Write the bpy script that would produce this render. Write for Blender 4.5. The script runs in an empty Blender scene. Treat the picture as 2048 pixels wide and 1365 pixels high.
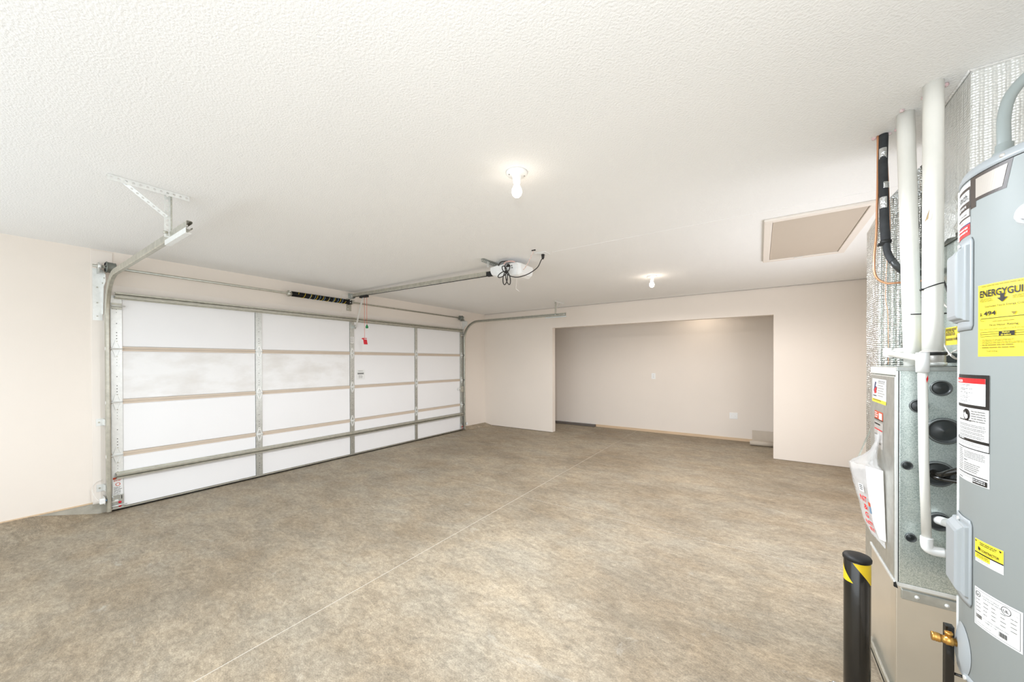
import bpy, bmesh, math, random
from math import sin, cos, pi, radians as R
from mathutils import Vector as V, Matrix, Euler
random.seed(7)
C = bpy.context.scene.collection
S = bpy.context.scene

# ------------------------------------------------------------------ camera
cd = bpy.data.cameras.new('camera'); cam = bpy.data.objects.new('camera', cd); C.objects.link(cam)
cd.sensor_width = 36; cd.lens = 733.0 / 2048 * 36; cd.shift_y = 45.5 / 2048; cd.clip_start = .02
YAW, PIT, ROL = .5945, -.0055, -.0027
fw = V((-sin(YAW)*cos(PIT), cos(YAW)*cos(PIT), sin(PIT))); r0 = V((cos(YAW), sin(YAW), 0)); u0 = r0.cross(fw)
rr = cos(ROL)*r0 + sin(ROL)*u0; uu = -sin(ROL)*r0 + cos(ROL)*u0
cam.matrix_world = Matrix(((rr.x, uu.x, -fw.x, 5.333), (rr.y, uu.y, -fw.y, 0), (rr.z, uu.z, -fw.z, 1.4695), (0, 0, 0, 1)))
S.camera = cam
# ------------------------------------------------------------------ world, lights, exposure
w = bpy.data.worlds.new('world'); S.world = w; w.use_nodes = True
w.node_tree.nodes['Background'].inputs[0].default_value = (1, .97, .93, 1); w.node_tree.nodes['Background'].inputs[1].default_value = .3
def light(name, kind, loc, power, col, size=.1, rot=None, size_y=None):
    d = bpy.data.lights.new(name, kind); d.energy = power; d.color = col
    if kind == 'AREA':
        d.shape = 'RECTANGLE'; d.size = size; d.size_y = size_y or size
    else: d.shadow_soft_size = size
    o = bpy.data.objects.new(name, d); C.objects.link(o); o.location = loc
    if rot: o.rotation_euler = rot
    return o
light('camera_flash', 'POINT', (5.30, -.06, 1.76), 23, (.87, .935, 1), .04)
light('rear_fill_light', 'AREA', (3.2, -1.5, 1.35), 58, (.74, .875, 1), 6.0, (R(90), 0, 0), 2.3)  # added soft fill behind the camera, no window modelled
light('side_fill_light', 'AREA', (6.62-.04, 3.95, 1.25), 24, (.88, .92, 1), 2.6, (R(90), 0, R(90)), 1.3)  # added fill on the unseen right wall, evens out the far end; no doorway
BULB_W = 16
# the bulbs throw most of their light down and sideways, little back onto their own base
for bx, by, bp in ((4.16, 1.79, 152), (4.175, 4.95, 72), (4.45, 7.48, 3.5)):
    sl = light('bulb_light', 'SPOT', (bx, by, 2.418), bp, (1, .86, .70) if by > 7 else ((.98, .945, .93) if by > 3 else (.85, .915, 1)), .03, (0, 0, 0)); sl.data.spot_size = R(176); sl.data.spot_blend = .35
S.view_settings.view_transform = 'Standard'; S.view_settings.look = 'None'; S.view_settings.gamma = 1
S.view_settings.use_curve_mapping = False; S.view_settings.exposure = .66

# ------------------------------------------------------------------ materials
def lin(c): return tuple(((x/255)/12.92 if x/255 <= .04045 else ((x/255+.055)/1.055)**2.4) for x in c) + (1,)
def mat(name, rgb, rough=.5, metal=0., var=0., vscale=8., bump=0., bscale=60., spec=.5, trans=0., coat=0., stretch=None, alpha=1., rgb2=None, detail=4):
    m = bpy.data.materials.new(name); m.use_nodes = True; nt = m.node_tree; b = nt.nodes['Principled BSDF']
    b.inputs['Roughness'].default_value = rough; b.inputs['Metallic'].default_value = metal
    b.inputs['Specular IOR Level'].default_value = spec; b.inputs['Transmission Weight'].default_value = trans
    b.inputs['Coat Weight'].default_value = coat; b.inputs['Alpha'].default_value = alpha
    c = lin(rgb); tc = nt.nodes.new('ShaderNodeTexCoord'); src = tc.outputs['Object']
    if stretch:
        mp = nt.nodes.new('ShaderNodeMapping'); mp.inputs['Scale'].default_value = stretch
        nt.links.new(src, mp.inputs[0]); src = mp.outputs[0]
    if var or rgb2:
        n = nt.nodes.new('ShaderNodeTexNoise'); n.inputs['Scale'].default_value = vscale; n.inputs['Detail'].default_value = detail
        nt.links.new(src, n.inputs['Vector'])
        rp = nt.nodes.new('ShaderNodeValToRGB'); rp.color_ramp.elements[0].position = .32; rp.color_ramp.elements[1].position = .68
        c2 = lin(rgb2) if rgb2 else tuple(min(1, x*(1-var)) for x in c[:3]) + (1,)
        rp.color_ramp.elements[0].color = c2; rp.color_ramp.elements[1].color = c
        nt.links.new(n.outputs['Fac'], rp.inputs[0]); nt.links.new(rp.outputs[0], b.inputs['Base Color'])
    else: b.inputs['Base Color'].default_value = c
    if bump:
        n2 = nt.nodes.new('ShaderNodeTexNoise'); n2.inputs['Scale'].default_value = bscale; n2.inputs['Detail'].default_value = 3
        nt.links.new(src, n2.inputs['Vector'])
        bp = nt.nodes.new('ShaderNodeBump'); bp.inputs['Strength'].default_value = bump; bp.inputs['Distance'].default_value = .01
        nt.links.new(n2.outputs['Fac'], bp.inputs['Height']); nt.links.new(bp.outputs[0], b.inputs['Normal'])
    return m
M = {}
M['wall'] = mat('wall_paint', (241, 231, 220), .75, var=.02, vscale=1.5, bump=.05, bscale=120, spec=.25)
M['trimp'] = mat('trim_paint', (243, 234, 224), .5, var=.03, vscale=3, spec=.3)
M['ceil'] = mat('ceiling_texture', (251, 250, 248), .85, var=.015, vscale=2, bump=.34, bscale=105, spec=.2)
M['conc_side'] = mat('curb_concrete', (186, 180, 166), .85, var=.2, vscale=14, bump=.3, bscale=60)
M['vinyl'] = mat('door_vinyl', (247, 246, 246), .42, var=.012, vscale=2, spec=.35)
M['tan'] = mat('rail_shade_tan', (214, 198, 180), .45, var=.05, vscale=6, spec=.3)  # white rail edges coloured tan to carry their warm shade
M['galv'] = mat('galvanised_steel', (205, 208, 204), .36, .85, var=.16, vscale=35)
M['galvd'] = mat('dull_galvanised_steel', (200, 198, 186), .4, .75, var=.2, vscale=25)
M['shine'] = mat('shiny_galvanised', (242, 239, 232), .28, .95, var=.05, vscale=6)
M['galvb'] = mat('flash_bright_zinc', (240, 241, 238), .35, .35, var=.08, vscale=40)  # zinc whitened so its colour carries the flash glare
M['drum'] = mat('cast_drum', (128, 132, 126), .45, .5)
M['dark'] = mat('dark_hole', (40, 38, 36), .7)
M['rubber'] = mat('black_rubber', (26, 25, 24), .55, bump=.05)
M['blackgloss'] = mat('black_powder_coat', (20, 18, 14), .22, spec=.6, coat=.3)
M['white'] = mat('white_plastic', (245, 245, 243), .35)
M['pvc'] = mat('white_pvc', (246, 244, 236), .3, var=.04, vscale=9, spec=.5)
M['grime'] = mat('brown_scuff', (196, 170, 130), .6)
M['bulbglass'] = mat('bulb', (255, 250, 240), .3)
M['cord'] = mat('black_cord', (36, 32, 30), .5)
M['wirew'] = mat('white_wire', (236, 228, 220), .5)
M['wirep'] = mat('pink_wire', (228, 190, 180), .5)
M['red'] = mat('red_plastic', (214, 26, 44), .4)
M['redcord'] = mat('red_cord', (232, 110, 84), .6)
M['green'] = mat('green_plastic', (20, 130, 70), .4)
M['spring'] = mat('oiled_spring_steel', (28, 28, 28), .35, .5, var=.3, vscale=60)
M['yellow'] = mat('yellow_paint', (240, 205, 40), .45)
M['bluep'] = mat('blue_grey_paint', (110, 140, 165), .5)
M['hatch'] = mat('hatch_panel', (204, 191, 176), .7, var=.02, vscale=4, spec=.2)
M['copper'] = mat('copper_tube', (226, 166, 126), .3, .7)
M['foam'] = mat('black_foam', (62, 64, 66), .75, var=.35, vscale=18, bump=.1)
M['tape'] = mat('crinkled_foil_tape', (225, 228, 230), .2, .95, bump=.6, bscale=70)
M['pinkfoam'] = mat('sealing_foam', (242, 234, 230), .8, bump=.8, bscale=60, rgb2=(222, 184, 186), vscale=90)
M['sealant'] = mat('white_sealant', (240, 237, 232), .7, bump=.8, bscale=80)
M['jacket'] = mat('grey_enamel', (150, 155, 153), .5, spec=.28, var=.01, vscale=2)
M['jacketl'] = mat('light_grey_enamel', (160, 165, 167), .38, spec=.4)
M['conduit'] = mat('grey_conduit', (150, 158, 156), .4)
M['brass'] = mat('brass', (206, 158, 84), .3, .85, var=.15, vscale=40)
M['lw'] = mat('label_white', (240, 240, 238), .4)
M['lg'] = mat('label_grey', (196, 192, 186), .35, .3)
M['badge'] = mat('badge_grey', (176, 168, 158), .4)
M['capp'] = mat('pink_grey_cap', (200, 168, 172), .5)
M['ink'] = mat('ink_black', (28, 24, 20), .5)
M['inkb'] = mat('ink_brown', (62, 52, 44), .45)
M['inkg'] = mat('ink_grey', (132, 130, 126), .5)
M['inkp'] = mat('ink_pale', (178, 176, 172), .5)
M['ly'] = mat('label_yellow', (247, 224, 62), .45)
M['inko'] = mat('ink_olive', (140, 120, 30), .5)
M['lr'] = mat('label_red', (226, 30, 34), .45)
M['lnavy'] = mat('label_navy', (50, 54, 100), .45)
M['lo'] = mat('label_orange', (206, 84, 48), .45)
M['paper'] = mat('white_paper', (244, 241, 236), .6, bump=.15, bscale=25)
M['wood'] = mat('bare_pine', (226, 198, 164), .6, var=.15, vscale=6, stretch=(.4, 8, 8))
M['board'] = mat('grey_board', (112, 104, 98), .6, var=.15, vscale=10)
M['roll'] = mat('beige_underlay', (212, 200, 184), .7, var=.06, vscale=9)
M['clear'] = mat('clear_bag_film', (246, 244, 242), .15, alpha=.34, spec=.8, bump=.5, bscale=22)
M['pallet'] = mat('knockout_grey', (112, 116, 114), .5)
M['cap'] = mat('black_grommet', (58, 61, 61), .36)

def special():
    # garage floor: mottled troweled concrete
    m = mat('concrete_slab', (200, 186, 164), .6); nt = m.node_tree; b = nt.nodes['Principled BSDF']; L = nt.links.new
    tc = nt.nodes.new('ShaderNodeTexCoord')
    def noise(scale, det=6, st=(1, 1, 1), rot=0, rough=.6, dist=0.):
        mp = nt.nodes.new('ShaderNodeMapping'); mp.inputs['Scale'].default_value = st; mp.inputs['Rotation'].default_value = (0, 0, rot)
        L(tc.outputs['Object'], mp.inputs[0]); n = nt.nodes.new('ShaderNodeTexNoise'); n.inputs['Scale'].default_value = scale
        n.inputs['Detail'].default_value = det; n.inputs['Roughness'].default_value = rough; n.inputs['Distortion'].default_value = dist
        L(mp.outputs[0], n.inputs['Vector']); return n.outputs['Fac']
    def ramp(f, a, bb, ca, cb):
        r = nt.nodes.new('ShaderNodeValToRGB'); r.color_ramp.elements[0].position = a; r.color_ramp.elements[1].position = bb
        r.color_ramp.elements[0].color = ca; r.color_ramp.elements[1].color = cb; L(f, r.inputs[0]); return r.outputs[0]
    def mix(f, a, bb, mode='MIX'):
        x = nt.nodes.new('ShaderNodeMix'); x.data_type = 'RGBA'; x.blend_type = mode
        if isinstance(f, float): x.inputs[0].default_value = f
        else: L(f, x.inputs[0])
        L(a, x.inputs[6]); L(bb, x.inputs[7]); return x.outputs[2]
    g_ = lambda x: (x, x, x, 1)
    base = ramp(noise(.75, 9, (1, 1.25, 1), .5, .6, .5), .34, .66, lin((153, 141, 124)), lin((180, 170, 154)))
    tint = ramp(noise(2.2, 8, (1, 1.5, 1), 2.1, .62, .4), .38, .62, lin((239, 232, 221)), lin((235, 234, 230)))
    c = mix(1., base, tint, 'MULTIPLY')
    c = mix(1., c, ramp(noise(4.5, 9, (1, 2.0, 1), .9, .68, .9), .34, .66, g_(.84), g_(1.18)), 'MULTIPLY')
    c = mix(1., c, ramp(noise(24, 7, (1, 1.7, 1), .4, .72, .3), .32, .68, g_(.74), g_(1.30)), 'MULTIPLY')
    c = mix(1., c, ramp(noise(110, 5, (1, 1.5, 1), .4, .7), .34, .64, g_(.76), g_(1.26)), 'MULTIPLY')
    pal = ramp(noise(1.9, 11, (1, 1.6, 1), 1.2, .74, 1.4), .60, .70, g_(0), g_(.5))
    rgbn = nt.nodes.new('ShaderNodeRGB'); rgbn.outputs[0].default_value = lin((196, 190, 178))
    c = mix(pal, c, rgbn.outputs[0])
    dk = ramp(noise(13, 9, (1, 2.6, 1), .75, .8, .6), .30, .40, g_(.5), g_(0))
    rgbd = nt.nodes.new('ShaderNodeRGB'); rgbd.outputs[0].default_value = lin((104, 93, 78))
    c = mix(dk, c, rgbd.outputs[0])
    st = ramp(noise(1.3, 8, (1, 2.4, 1), .3, .7, .8), .30, .42, g_(.45), g_(0))
    rgbs = nt.nodes.new('ShaderNodeRGB'); rgbs.outputs[0].default_value = lin((130, 116, 96))
    c = mix(st, c, rgbs.outputs[0])
    sp = ramp(noise(38, 2, (1, 1, 1), 0, .4), .76, .80, g_(0), g_(.7))
    c = mix(sp, c, rgbn.outputs[0])
    L(c, b.inputs['Base Color'])
    bp = nt.nodes.new('ShaderNodeBump'); bp.inputs['Strength'].default_value = .12; bp.inputs['Distance'].default_value = .01
    L(noise(60, 5), bp.inputs['Height']); L(bp.outputs[0], b.inputs['Normal']); b.inputs['Specular IOR Level'].default_value = .3
    M['conc'] = m
    # spangled galvanised sheet
    m = mat('spangled_sheet', (196, 208, 204), .34, .8); nt = m.node_tree; b = nt.nodes['Principled BSDF']; L = nt.links.new
    tc = nt.nodes.new('ShaderNodeTexCoord'); v = nt.nodes.new('ShaderNodeTexVoronoi'); v.inputs['Scale'].default_value = 420
    n = nt.nodes.new('ShaderNodeTexNoise'); n.inputs['Scale'].default_value = 5; n.inputs['Detail'].default_value = 5
    L(tc.outputs['Object'], v.inputs['Vector']); L(tc.outputs['Object'], n.inputs['Vector'])
    r = nt.nodes.new('ShaderNodeValToRGB'); r.color_ramp.elements[0].position = .1; r.color_ramp.elements[1].position = .75
    r.color_ramp.elements[0].color = lin((166, 182, 178)); r.color_ramp.elements[1].color = lin((230, 238, 234))
    sep = nt.nodes.new('ShaderNodeSeparateColor'); L(v.outputs['Color'], sep.inputs[0])
    ad = nt.nodes.new('ShaderNodeMath'); ad.operation = 'MULTIPLY_ADD'; ad.inputs[1].default_value = .6; L(n.outputs['Fac'], ad.inputs[2]); L(sep.outputs[0], ad.inputs[0])
    sb = nt.nodes.new('ShaderNodeMath'); sb.operation = 'SUBTRACT'; sb.inputs[1].default_value = .2; L(ad.outputs[0], sb.inputs[0])
    L(sb.outputs[0], r.inputs[0]); L(r.outputs[0], b.inputs['Base Color'])
    M['spangle'] = m
    # foil bubble wrap: metallic with quilted relief
    m = mat('foil_bubble_wrap', (240, 241, 238), .3, .5); nt = m.node_tree; b = nt.nodes['Principled BSDF']; L = nt.links.new
    tc = nt.nodes.new('ShaderNodeTexCoord'); v = nt.nodes.new('ShaderNodeTexVoronoi'); v.inputs['Scale'].default_value = 95
    v.inputs['Randomness'].default_value = .25; L(tc.outputs['Object'], v.inputs['Vector'])
    n = nt.nodes.new('ShaderNodeTexNoise'); n.inputs['Scale'].default_value = 30; n.inputs['Detail'].default_value = 5; L(tc.outputs['Object'], n.inputs['Vector'])
    ad = nt.nodes.new('ShaderNodeMath'); ad.operation = 'MULTIPLY_ADD'; ad.inputs[1].default_value = -1.2; L(v.outputs['Distance'], ad.inputs[0]); L(n.outputs['Fac'], ad.inputs[2])
    bp = nt.nodes.new('ShaderNodeBump'); bp.inputs['Strength'].default_value = .55; bp.inputs['Distance'].default_value = .006
    L(ad.outputs[0], bp.inputs['Height']); L(bp.outputs[0], b.inputs['Normal'])
    M['foil'] = m
    M['foil2'] = m.copy(); M['foil2'].name = 'foil_return_wrap'; b2 = M['foil2'].node_tree.nodes['Principled BSDF']; b2.inputs['Metallic'].default_value = .9; b2.inputs['Roughness'].default_value = .2
    M['foil2'].node_tree.nodes['Bump'].inputs['Strength'].default_value = 1.
    # scuffed vinyl for the two marked door panels
    m = mat('scuffed_door_vinyl', (240, 239, 238), .45); nt = m.node_tree; b = nt.nodes['Principled BSDF']; L = nt.links.new
    tc = nt.nodes.new('ShaderNodeTexCoord'); mp = nt.nodes.new('ShaderNodeMapping'); mp.inputs['Scale'].default_value = (1, 1.1, 2.4); L(tc.outputs['Object'], mp.inputs[0])
    n = nt.nodes.new('ShaderNodeTexNoise'); n.inputs['Scale'].default_value = 2.3; n.inputs['Detail'].default_value = 7; n.inputs['Roughness'].default_value = .6; L(mp.outputs[0], n.inputs['Vector'])
    r = nt.nodes.new('ShaderNodeValToRGB'); r.color_ramp.elements[0].position = .42; r.color_ramp.elements[1].position = .68
    r.color_ramp.elements[0].color = lin((246, 245, 244)); r.color_ramp.elements[1].color = lin((232, 229, 225)); L(n.outputs['Fac'], r.inputs[0])
    L(r.outputs[0], b.inputs['Base Color']); b.inputs['Specular IOR Level'].default_value = .3
    M['scuff'] = m
    # lit bulb
    m = bpy.data.materials.new('lit_bulb'); m.use_nodes = True; b = m.node_tree.nodes['Principled BSDF']
    b.inputs['Base Color'].default_value = (1, .95, .88, 1); b.inputs['Emission Color'].default_value = (1, .88, .74, 1)
    b.inputs['Emission Strength'].default_value = BULB_W; M['lit'] = m
    M['lit_dim'] = m.copy(); M['lit_dim'].node_tree.nodes['Principled BSDF'].inputs['Emission Strength'].default_value = BULB_W*.4
special()

# ------------------------------------------------------------------ mesh helpers
class MB:
    """collects faces; build() links them as one mesh object"""
    def __init__(s): s.v = []; s.f = []; s.mi = []; s.mats = []; s.sm = []
    def _m(s, m):
        if m not in s.mats: s.mats.append(m)
        return s.mats.index(m)
    def add(s, vs, fs, m=None, smooth=False, fn=None):
        o = len(s.v); s.v += [tuple(fn(*v)) if fn else tuple(v) for v in vs]
        k = s._m(m) if m else 0
        for f in fs: s.f.append(tuple(o+i for i in f)); s.mi.append(k); s.sm.append(smooth)
        return s
    def box(s, a, b, m=None, fn=None):
        x0, y0, z0 = a; x1, y1, z1 = b
        vs = [(x0,y0,z0),(x1,y0,z0),(x1,y1,z0),(x0,y1,z0),(x0,y0,z1),(x1,y0,z1),(x1,y1,z1),(x0,y1,z1)]
        return s.add(vs, [(0,3,2,1),(4,5,6,7),(0,1,5,4),(1,2,6,5),(2,3,7,6),(3,0,4,7)], m, fn=fn)
    def tube(s, pts, r, m=None, n=12, cap=True, closed=False):
        pts = [V(p) for p in pts]; N = len(pts); rs = r if isinstance(r, (list, tuple)) else [r]*N
        t0 = (pts[1]-pts[0]).normalized(); up = V((0,0,1)) if abs(t0.z) < .9 else V((1,0,0)); a = t0.cross(up).normalized()
        vs = []
        for i, p in enumerate(pts):
            t = ((pts[(i+1) % N] if (closed or i < N-1) else p)-(pts[i-1] if (closed or i > 0) else p)).normalized()
            a = (a-t*a.dot(t)).normalized(); b = t.cross(a)
            vs += [p+rs[i]*(cos(2*pi*k/n)*a+sin(2*pi*k/n)*b) for k in range(n)]
        fs = []
        for i in range(N if closed else N-1):
            j = (i+1) % N
            fs += [(i*n+k, i*n+(k+1)%n, j*n+(k+1)%n, j*n+k) for k in range(n)]
        s.add(vs, fs, m, True)
        if cap and not closed:
            s.add(vs[:n], [tuple(range(n))[::-1]], m); s.add(vs[-n:], [tuple(range(n))], m)
        return s
    def lathe(s, prof, m=None, n=24, loc=(0,0,0), axis='Z', a0=0, a1=2*pi):
        """prof = [(radius, height)], revolved about axis through loc"""
        vs = []; full = abs(a1-a0-2*pi) < 1e-6; nn = n if full else n+1
        for (rad, h) in prof:
            for k in range(nn):
                a = a0+(a1-a0)*k/n; c, q = rad*cos(a), rad*sin(a)
                p = {'Z': (c, q, h), 'X': (h, c, q), 'Y': (q, h, c)}[axis]
                vs.append((p[0]+loc[0], p[1]+loc[1], p[2]+loc[2]))
        fs = []
        for i in range(len(prof)-1):
            for k in range(n):
                k2 = (k+1) % nn
                fs.append((i*nn+k, i*nn+k2, (i+1)*nn+k2, (i+1)*nn+k))
        return s.add(vs, fs, m, True)
    def prism(s, poly, fa, fb, m=None):
        """poly list of 2D; fa(u,v), fb(u,v) give the two end 3D points"""
        n = len(poly); vs = [fa(*p) for p in poly]+[fb(*p) for p in poly]
        return s.add(vs, [tuple(range(n))[::-1], tuple(range(n, 2*n))]+[(i, (i+1)%n, n+(i+1)%n, n+i) for i in range(n)], m)
    def sweep(s, prof, path, side, m=None, closed=False):
        """open profile [(a,b)] swept along path lying in a plane with normal side; a along side, b along in-plane normal"""
        side = V(side); P = [V(p) for p in path]; n = len(prof); vs = []
        for i, p in enumerate(P):
            t = (P[min(i+1, len(P)-1)]-P[max(i-1, 0)]).normalized(); nb = side.cross(t)
            vs += [p+side*a+nb*b for a, b in prof]
        fs = [(i*n+k, i*n+k+1, (i+1)*n+k+1, (i+1)*n+k) for i in range(len(P)-1) for k in range(n-1)]
        if closed:
            fs += [(i*n+n-1, i*n, (i+1)*n, (i+1)*n+n-1) for i in range(len(P)-1)]
            fs += [tuple(range(n))[::-1], tuple(range((len(P)-1)*n, len(P)*n))]
        return s.add(vs, fs, m)
    def build(s, name, m=None, parent=None, bevel=0., solid=0., seg=2, fix=True):
        me = bpy.data.meshes.new(name); me.from_pydata(s.v, [], s.f)
        if m and not s.mats: s.mats = [m]
        for x in s.mats: me.materials.append(x)
        for i, p in enumerate(me.polygons): p.material_index = s.mi[i]; p.use_smooth = s.sm[i]
        if fix:
            bm = bmesh.new(); bm.from_mesh(me); bmesh.ops.remove_doubles(bm, verts=bm.verts, dist=1e-5)
            bmesh.ops.recalc_face_normals(bm, faces=bm.faces); bm.to_mesh(me); bm.free()
        me.update()
        o = bpy.data.objects.new(name, me); C.objects.link(o)
        if parent: o.parent = parent; o.matrix_parent_inverse = parent.matrix_world.inverted() if False else Matrix()
        if solid: md = o.modifiers.new('solid', 'SOLIDIFY'); md.thickness = solid; md.offset = 0
        if bevel: md = o.modifiers.new('bevel', 'BEVEL'); md.width = bevel; md.segments = seg; md.limit_method = 'ANGLE'; md.angle_limit = R(35)
        if any(s.sm):
            pass
        return o
def B(a, b, m=None): return MB().box(a, b, m)
def tag(o, label=None, cat=None, group=None, kind=None):
    if label: o['label'] = label
    if cat: o['category'] = cat
    if group: o['group'] = group
    if kind: o['kind'] = kind
    return o
def thing(name, label, cat, group=None):
    # the Empty stays at the world origin of its parts' coordinates; settle() moves it to its thing's base at the end
    o = bpy.data.objects.new(name, None); C.objects.link(o); o.empty_display_size = .1
    return tag(o, label, cat, group)
def structure(o, label=None): return tag(o, label, kind='structure')
def bez(p, n=10):
    """Catmull-Rom through points"""
    P = [V(x) for x in p]; P = [P[0]*2-P[1]]+P+[P[-1]*2-P[-2]]; out = []
    for i in range(1, len(P)-2):
        for k in range(n):
            t = k/n
            out.append(.5*((2*P[i])+(P[i+1]-P[i-1])*t+(2*P[i-1]-5*P[i]+4*P[i+1]-P[i+2])*t*t+(3*P[i]-P[i-1]-3*P[i+1]+P[i+2])*t**3))
    return out+[P[-2]]
_tc = {}
def text_geo(s, size, bold=0.):
    k = (s, bold)
    if k not in _tc:
        cu = bpy.data.curves.new('t', 'FONT'); cu.body = s; cu.size = 1; cu.offset = bold; cu.resolution_u = 3; cu.fill_mode = 'FRONT'
        o = bpy.data.objects.new('t', cu); C.objects.link(o); dg = bpy.context.evaluated_depsgraph_get(); dg.update()
        me = bpy.data.meshes.new_from_object(o.evaluated_get(dg))
        vs = [tuple(v.co) for v in me.vertices]; fs = [tuple(p.vertices) for p in me.polygons]
        bpy.data.objects.remove(o); bpy.data.curves.remove(cu); bpy.data.meshes.remove(me)
        _tc[k] = (vs, fs)
    vs, fs = _tc[k]; return [(x*size, y*size, 0) for x, y, z in vs], fs
class Label:
    """print on a surface: fn(u, v, h) -> world point; u to the right, v up, metres"""
    def __init__(s, fn, lift=.0006): s.fn = fn; s.b = MB(); s.lift = lift
    def rect(s, u0, v0, u1, v1, m, h=0, nu=None, sl=0.):
        nu = nu or max(1, int(abs(u1-u0)/.012)); nv = 1
        vs = [s.fn(u0+(u1-u0)*i/nu+sl*(j), v0+(v1-v0)*j, s.lift*(1+h)) for i in range(nu+1) for j in range(2)]
        s.b.add(vs, [(2*i, 2*i+2, 2*i+3, 2*i+1) for i in range(nu)], m); return s
    def poly(s, pts, m, h=0):
        s.b.add([s.fn(u, v, s.lift*(1+h)) for u, v in pts], [tuple(range(len(pts)))], m); return s
    def outline(s, u0, v0, u1, v1, t, m, h=1):
        return s.rect(u0, v0, u1, v0+t, m, h).rect(u0, v1-t, u1, v1, m, h).rect(u0, v0, u0+t, v1, m, h).rect(u1-t, v0, u1, v1, m, h)
    def text(s, t, u, v, size, m, h=2, align='l', bold=0., width=None, sq=1.):
        vs, fs = text_geo(t, size, bold)
        if not vs: return s
        wd = max(x for x, _, _ in vs); k = sq if width is None else width/wd
        off = {'l': 0, 'c': -wd*k/2, 'r': -wd*k}[align]
        s.b.add([s.fn(u+off+x*k, v+y, s.lift*(1+h)) for x, y, _ in vs], fs, m); return s
    def lines(s, u0, u1, v1, v0, n, m, h=2, fill=.45, seed=1, ragged=.3):
        """rows of unreadably small print as broken dashes"""
        rg = random.Random(seed); dv = (v1-v0)/n
        for i in range(n):
            u = u0; end = u1-(u1-u0)*ragged*rg.random()
            while u < end:
                l = min(end-u, dv*(1+2.6*rg.random())); s.rect(u, v1-dv*(i+fill), u+l, v1-dv*i, m, h, nu=1); u += l+dv*.35
        return s
    def disc(s, u, v, rad, m, h=2, inner=0., n=20, ex=1.):
        if inner:
            vs = [s.fn(u+q*ex*cos(2*pi*k/n), v+q*sin(2*pi*k/n), s.lift*(1+h)) for q in (inner, rad) for k in range(n)]
            s.b.add(vs, [(k, (k+1)%n, n+(k+1)%n, n+k) for k in range(n)], m)
        else: s.b.add([s.fn(u+rad*ex*cos(2*pi*k/n), v+rad*sin(2*pi*k/n), s.lift*(1+h)) for k in range(n)], [tuple(range(n))], m)
        return s
    def build(s, name, parent): return s.b.build(name, None, parent, fix=False)
def fasten(b, m, p, n, r=.006, h=.005, sides=6):
    """a bolt head at p pointing along n"""
    n = V(n).normalized(); b.tube([V(p), V(p)+n*h], r, m, sides); return b

# ================================================================== the room shell
H = 2.572; XR = 6.62; YB = -1.6; YN = 6.746; YN2 = 6.866; YF = 7.93; JX, JY = 3.175, 3.365
M['dust'] = mat('joint_dust', (208, 200, 187), .8)
fl = structure(B((-.06, YB-.1, -.14), (XR+.1, YF+.1, -.003), M['dust']).build('floor'), 'mottled tan concrete garage floor cut by two crossing joints')
g = .0042
for (x0, x1) in ((0, JX), (JX, XR)):
    for (y0, y1) in ((YB, JY), (JY, YF)):
        B((x0+(g if x0 else -.05), y0+(g if y0 > 0 else 0), -.02), (x1-(g if x1 < 6 else 0), y1-(g if y1 < 7 else 0), 0), M['conc']).build('slab', None, fl, bevel=.002)
ce = structure(B((-.1, YB-.1, H), (XR+.1, YN2, H+.1), M['ceil']).build('ceiling'), 'white stipple textured garage ceiling')
# faint drywall seam across the ceiling
B((3.6, 3.285, H-.0015), (XR, 3.305, H+.01), M['ceil']).build('drywall_seam', None, ce)
structure(B((-.1, YF-1.2, H), (XR+.1, YF+.1, H+.1), M['ceil']).build('ceiling_alcove'), 'ceiling of the alcove behind the far wall')
wl = structure(MB().box((-.12, YB, .105), (0, YF, H+.04), M['wall']).box((-.12, .69, -.05), (0, YN, .105), M['wall']).build('wall_left', fix=False), 'cream wall around the garage door')
structure(B((XR, YB, 0), (XR+.12, YF, H+.04), M['wall']).build('wall_right'), 'cream wall behind the furnace')
structure(B((-.12, YB-.12, 0), (XR+.12, YB, H+.04), M['wall']).build('wall_rear'), 'cream wall behind the camera')
structure(B((-.12, YF, .05), (XR+.12, YF+.12, H+.04), M['wall']).build('wall_alcove'), 'beige back wall of the wide alcove')
NX0, NX1, NT = 1.781, 5.504, 2.165
wf = MB(); wf.box((0, YN, .008), (NX0, YN2, H+.04), M['wall']); wf.box((NX1, YN, .004), (XR, YN2, H+.04), M['wall']); wf.box((NX0, YN, NT), (NX1, YN2, H+.04), M['wall'])
structure(wf.build('wall_far'), 'cream far wall with a wide cased opening')
# exposed stem wall under the left wall, both sides of the door
cb = MB(); cb.add([(.003, YB, .112), (.003, .30, .112), (.003, .70, -.002), (.75, YB, -.002), (.50, .05, -.002), (.14, .56, -.002)],
       [(0, 1, 4, 3), (1, 2, 5, 4)], M['conc'])
cb.box((-.1, YB, -.02), (.002, .765, .106), M['conc_side'])
structure(cb.build('trim_1'), 'low concrete ramp against the wall left of the garage door')
cb = MB(); cb.add([(-.1, 5.99, .06), (.003, 5.99, .06), (.09, 5.99, -.002), (-.1, YN, .05), (.003, YN, .05), (.25, YN, -.002)], [(0, 1, 4, 3), (1, 2, 5, 4), (0, 2, 1)], M['conc'])
structure(cb.build('trim_2'), 'low concrete ramp against the wall right of the garage door')
structure(B((-.01, YB, .108), (.006, .655, .121), M['wood']).build('baseboard_left'), 'thin bare wood strip at the foot of the left wall')
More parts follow.
